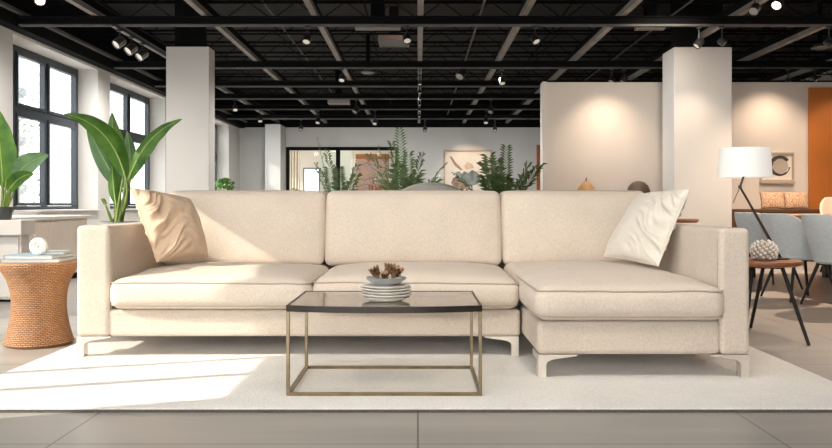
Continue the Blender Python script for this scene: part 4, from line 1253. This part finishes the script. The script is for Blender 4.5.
# ================================================================== LIGHT
def lamp_(kind, name, loc, energy, col=(1, 1, 1), aim=None, **kw):
    l = bpy.data.lights.new(name, kind); l.energy = energy; l.color = col
    for k, v in kw.items(): setattr(l, k, v)
    o = bpy.data.objects.new(name, l); COL.objects.link(o); o.location = loc
    if aim is not None:
        o.rotation_euler = (Vector(aim) - Vector(loc)).to_track_quat('-Z', 'Y').to_euler()
    return o
sun_dir = Vector((1.62, .518, -1.0))
lamp_('SUN', 'sunlight', (-8, 0, 6), 5.7, (1, .90, .78), Vector((-8, 0, 6)) + sun_dir, angle=R(.3))
warm = (1, .76, .57)
def spot_l(name, loc, aim, e, size=70, blend=.7, col=warm): lamp_('SPOT', name, loc, e, col, aim, spot_size=R(size), spot_blend=blend, shadow_soft_size=.04)
spot_l('partition_wash', (2.78, 10.95, 2.75), (2.85, 11.55, 1.0), 66, 95, 1.)
spot_l('column_wash', (xat(690, 10.5), 9.95, 2.68), (xat(690, 10.5), 10.45, 1.2), 30, 80, 1.)
spot_l('panel_wash', (xat(768, 11.6), 10.95, 2.75), (xat(765, 11.6), 11.56, 1.0), 78, 100, 1.)
lamp_('SPOT', 'added_room_fill', (3.0, 8.6, 2.85), 110, (1, .88, .74), (3.0, 10.6, 1.6), spot_size=R(110), spot_blend=1., shadow_soft_size=.2)  # added fill lamp that brightens the partition
spot_l('panel_wash', (6.3, 10.8, 2.75), (6.3, 11.5, 1.1), 45, 85, 1.)
for (x, y, ax_, ay_, e) in ((-2.6, 1.6, -1.2, 4.2, 95), (-.9, 1.9, -.6, 4.0, 95), (.6, 1.9, .3, 4.0, 90), (2.0, 2.6, 1.4, 3.8, 75), (-3.4, 3.6, -3.8, 6.6, 330), (.4, 1.6, .3, 2.9, 60)):
    lamp_('SPOT', 'added_fill_spot', (x, y, 3.1), e, (1, .93, .84), (ax_, ay_, .2), spot_size=R(85), spot_blend=1., shadow_soft_size=.3)  # added lamps that brighten the sofa, the rug and the window bench
spot_l('painting_wash', (1.4, 20.3, 2.85), (1.4, 21.5, 1.5), 60, 70)
spot_l('dining_pool', (4.2, 7.2, 2.85), (3.9, 7.0, 0), 600, 120, .8)
spot_l('dining_pool', (5.2, 9.6, 2.85), (5.2, 9.9, 0), 300, 110, .8)
lamp_('SPOT', 'added_room_fill', (.2, 9.6, 2.85), 170, (.95, .97, 1.0), (3.5, 10.7, 1.6), spot_size=R(50), spot_blend=1., shadow_soft_size=.15)  # added cool lamp that brightens the left face of the right column
spot_l('dining_pool', (2.7, 4.6, 2.85), (2.6, 4.7, 0), 110, 80, .8)
for (x, y) in ((-3.4, 18.2), (-.6, 18.2), (2.2, 18.2), (-3.2, 14.2), (-.3, 14.5), (1.2, 12.4), (-1.6, 11.2), (-4.0, 8.2), (-4.2, 11.5), (-3.3, 7.2)):
    lamp_('SPOT', 'added_room_fill', (x, y, 2.85), 185, (1, .96, .91), (x, y + (1.2 if y > 18 else .4), 0), spot_size=R(165), spot_blend=1., shadow_soft_size=.1)  # added lamps that lift the dim back and left side of the room
lamp_('SPOT', 'added_fill_spot', (-1.0, 5.6, 2.85), 200, (1, .92, .82), (-3.5, 7.3, .35), spot_size=R(55), spot_blend=1., shadow_soft_size=.15)  # added lamp that brightens the ribbed bench front
lamp_('POINT', 'far_room_light', (-2.2, 23.0, 2.6), 42, (1, .88, .74), shadow_soft_size=.2)
spot_l('deck_glow', (-.3, 10.7, 3.1), (-.3, 11.2, 3.75), 14, 110, .9, (1, .5, .3))

wd = bpy.data.worlds.new('sky'); scn.world = wd; wd.use_nodes = True
nt = wd.node_tree; bg = nt.nodes['Background']
bg.inputs[0].default_value = (.96, .98, 1.0, 1); bg.inputs[1].default_value = 4.3

# ================================================================== CAMERA
cam = bpy.data.cameras.new('camera'); co = bpy.data.objects.new('camera', cam); COL.objects.link(co)
co.location = (0, 0, CAM_H); co.rotation_euler = (R(90), 0, 0)
cam.sensor_width = 36; cam.lens = FPX / 832 * 36
cam.shift_x = -(VPX - 416) / 832; cam.shift_y = -(224 - VPY) / 832
cam.clip_start = .05; cam.clip_end = 200
scn.camera = co
scn.view_settings.view_transform = 'Standard'
scn.view_settings.look = 'None'
scn.view_settings.exposure = .22
scn.cycles.use_denoising = True
scn.cycles.max_bounces = 8
for o in bpy.data.objects:
    if '_off' in o: del o['_off']
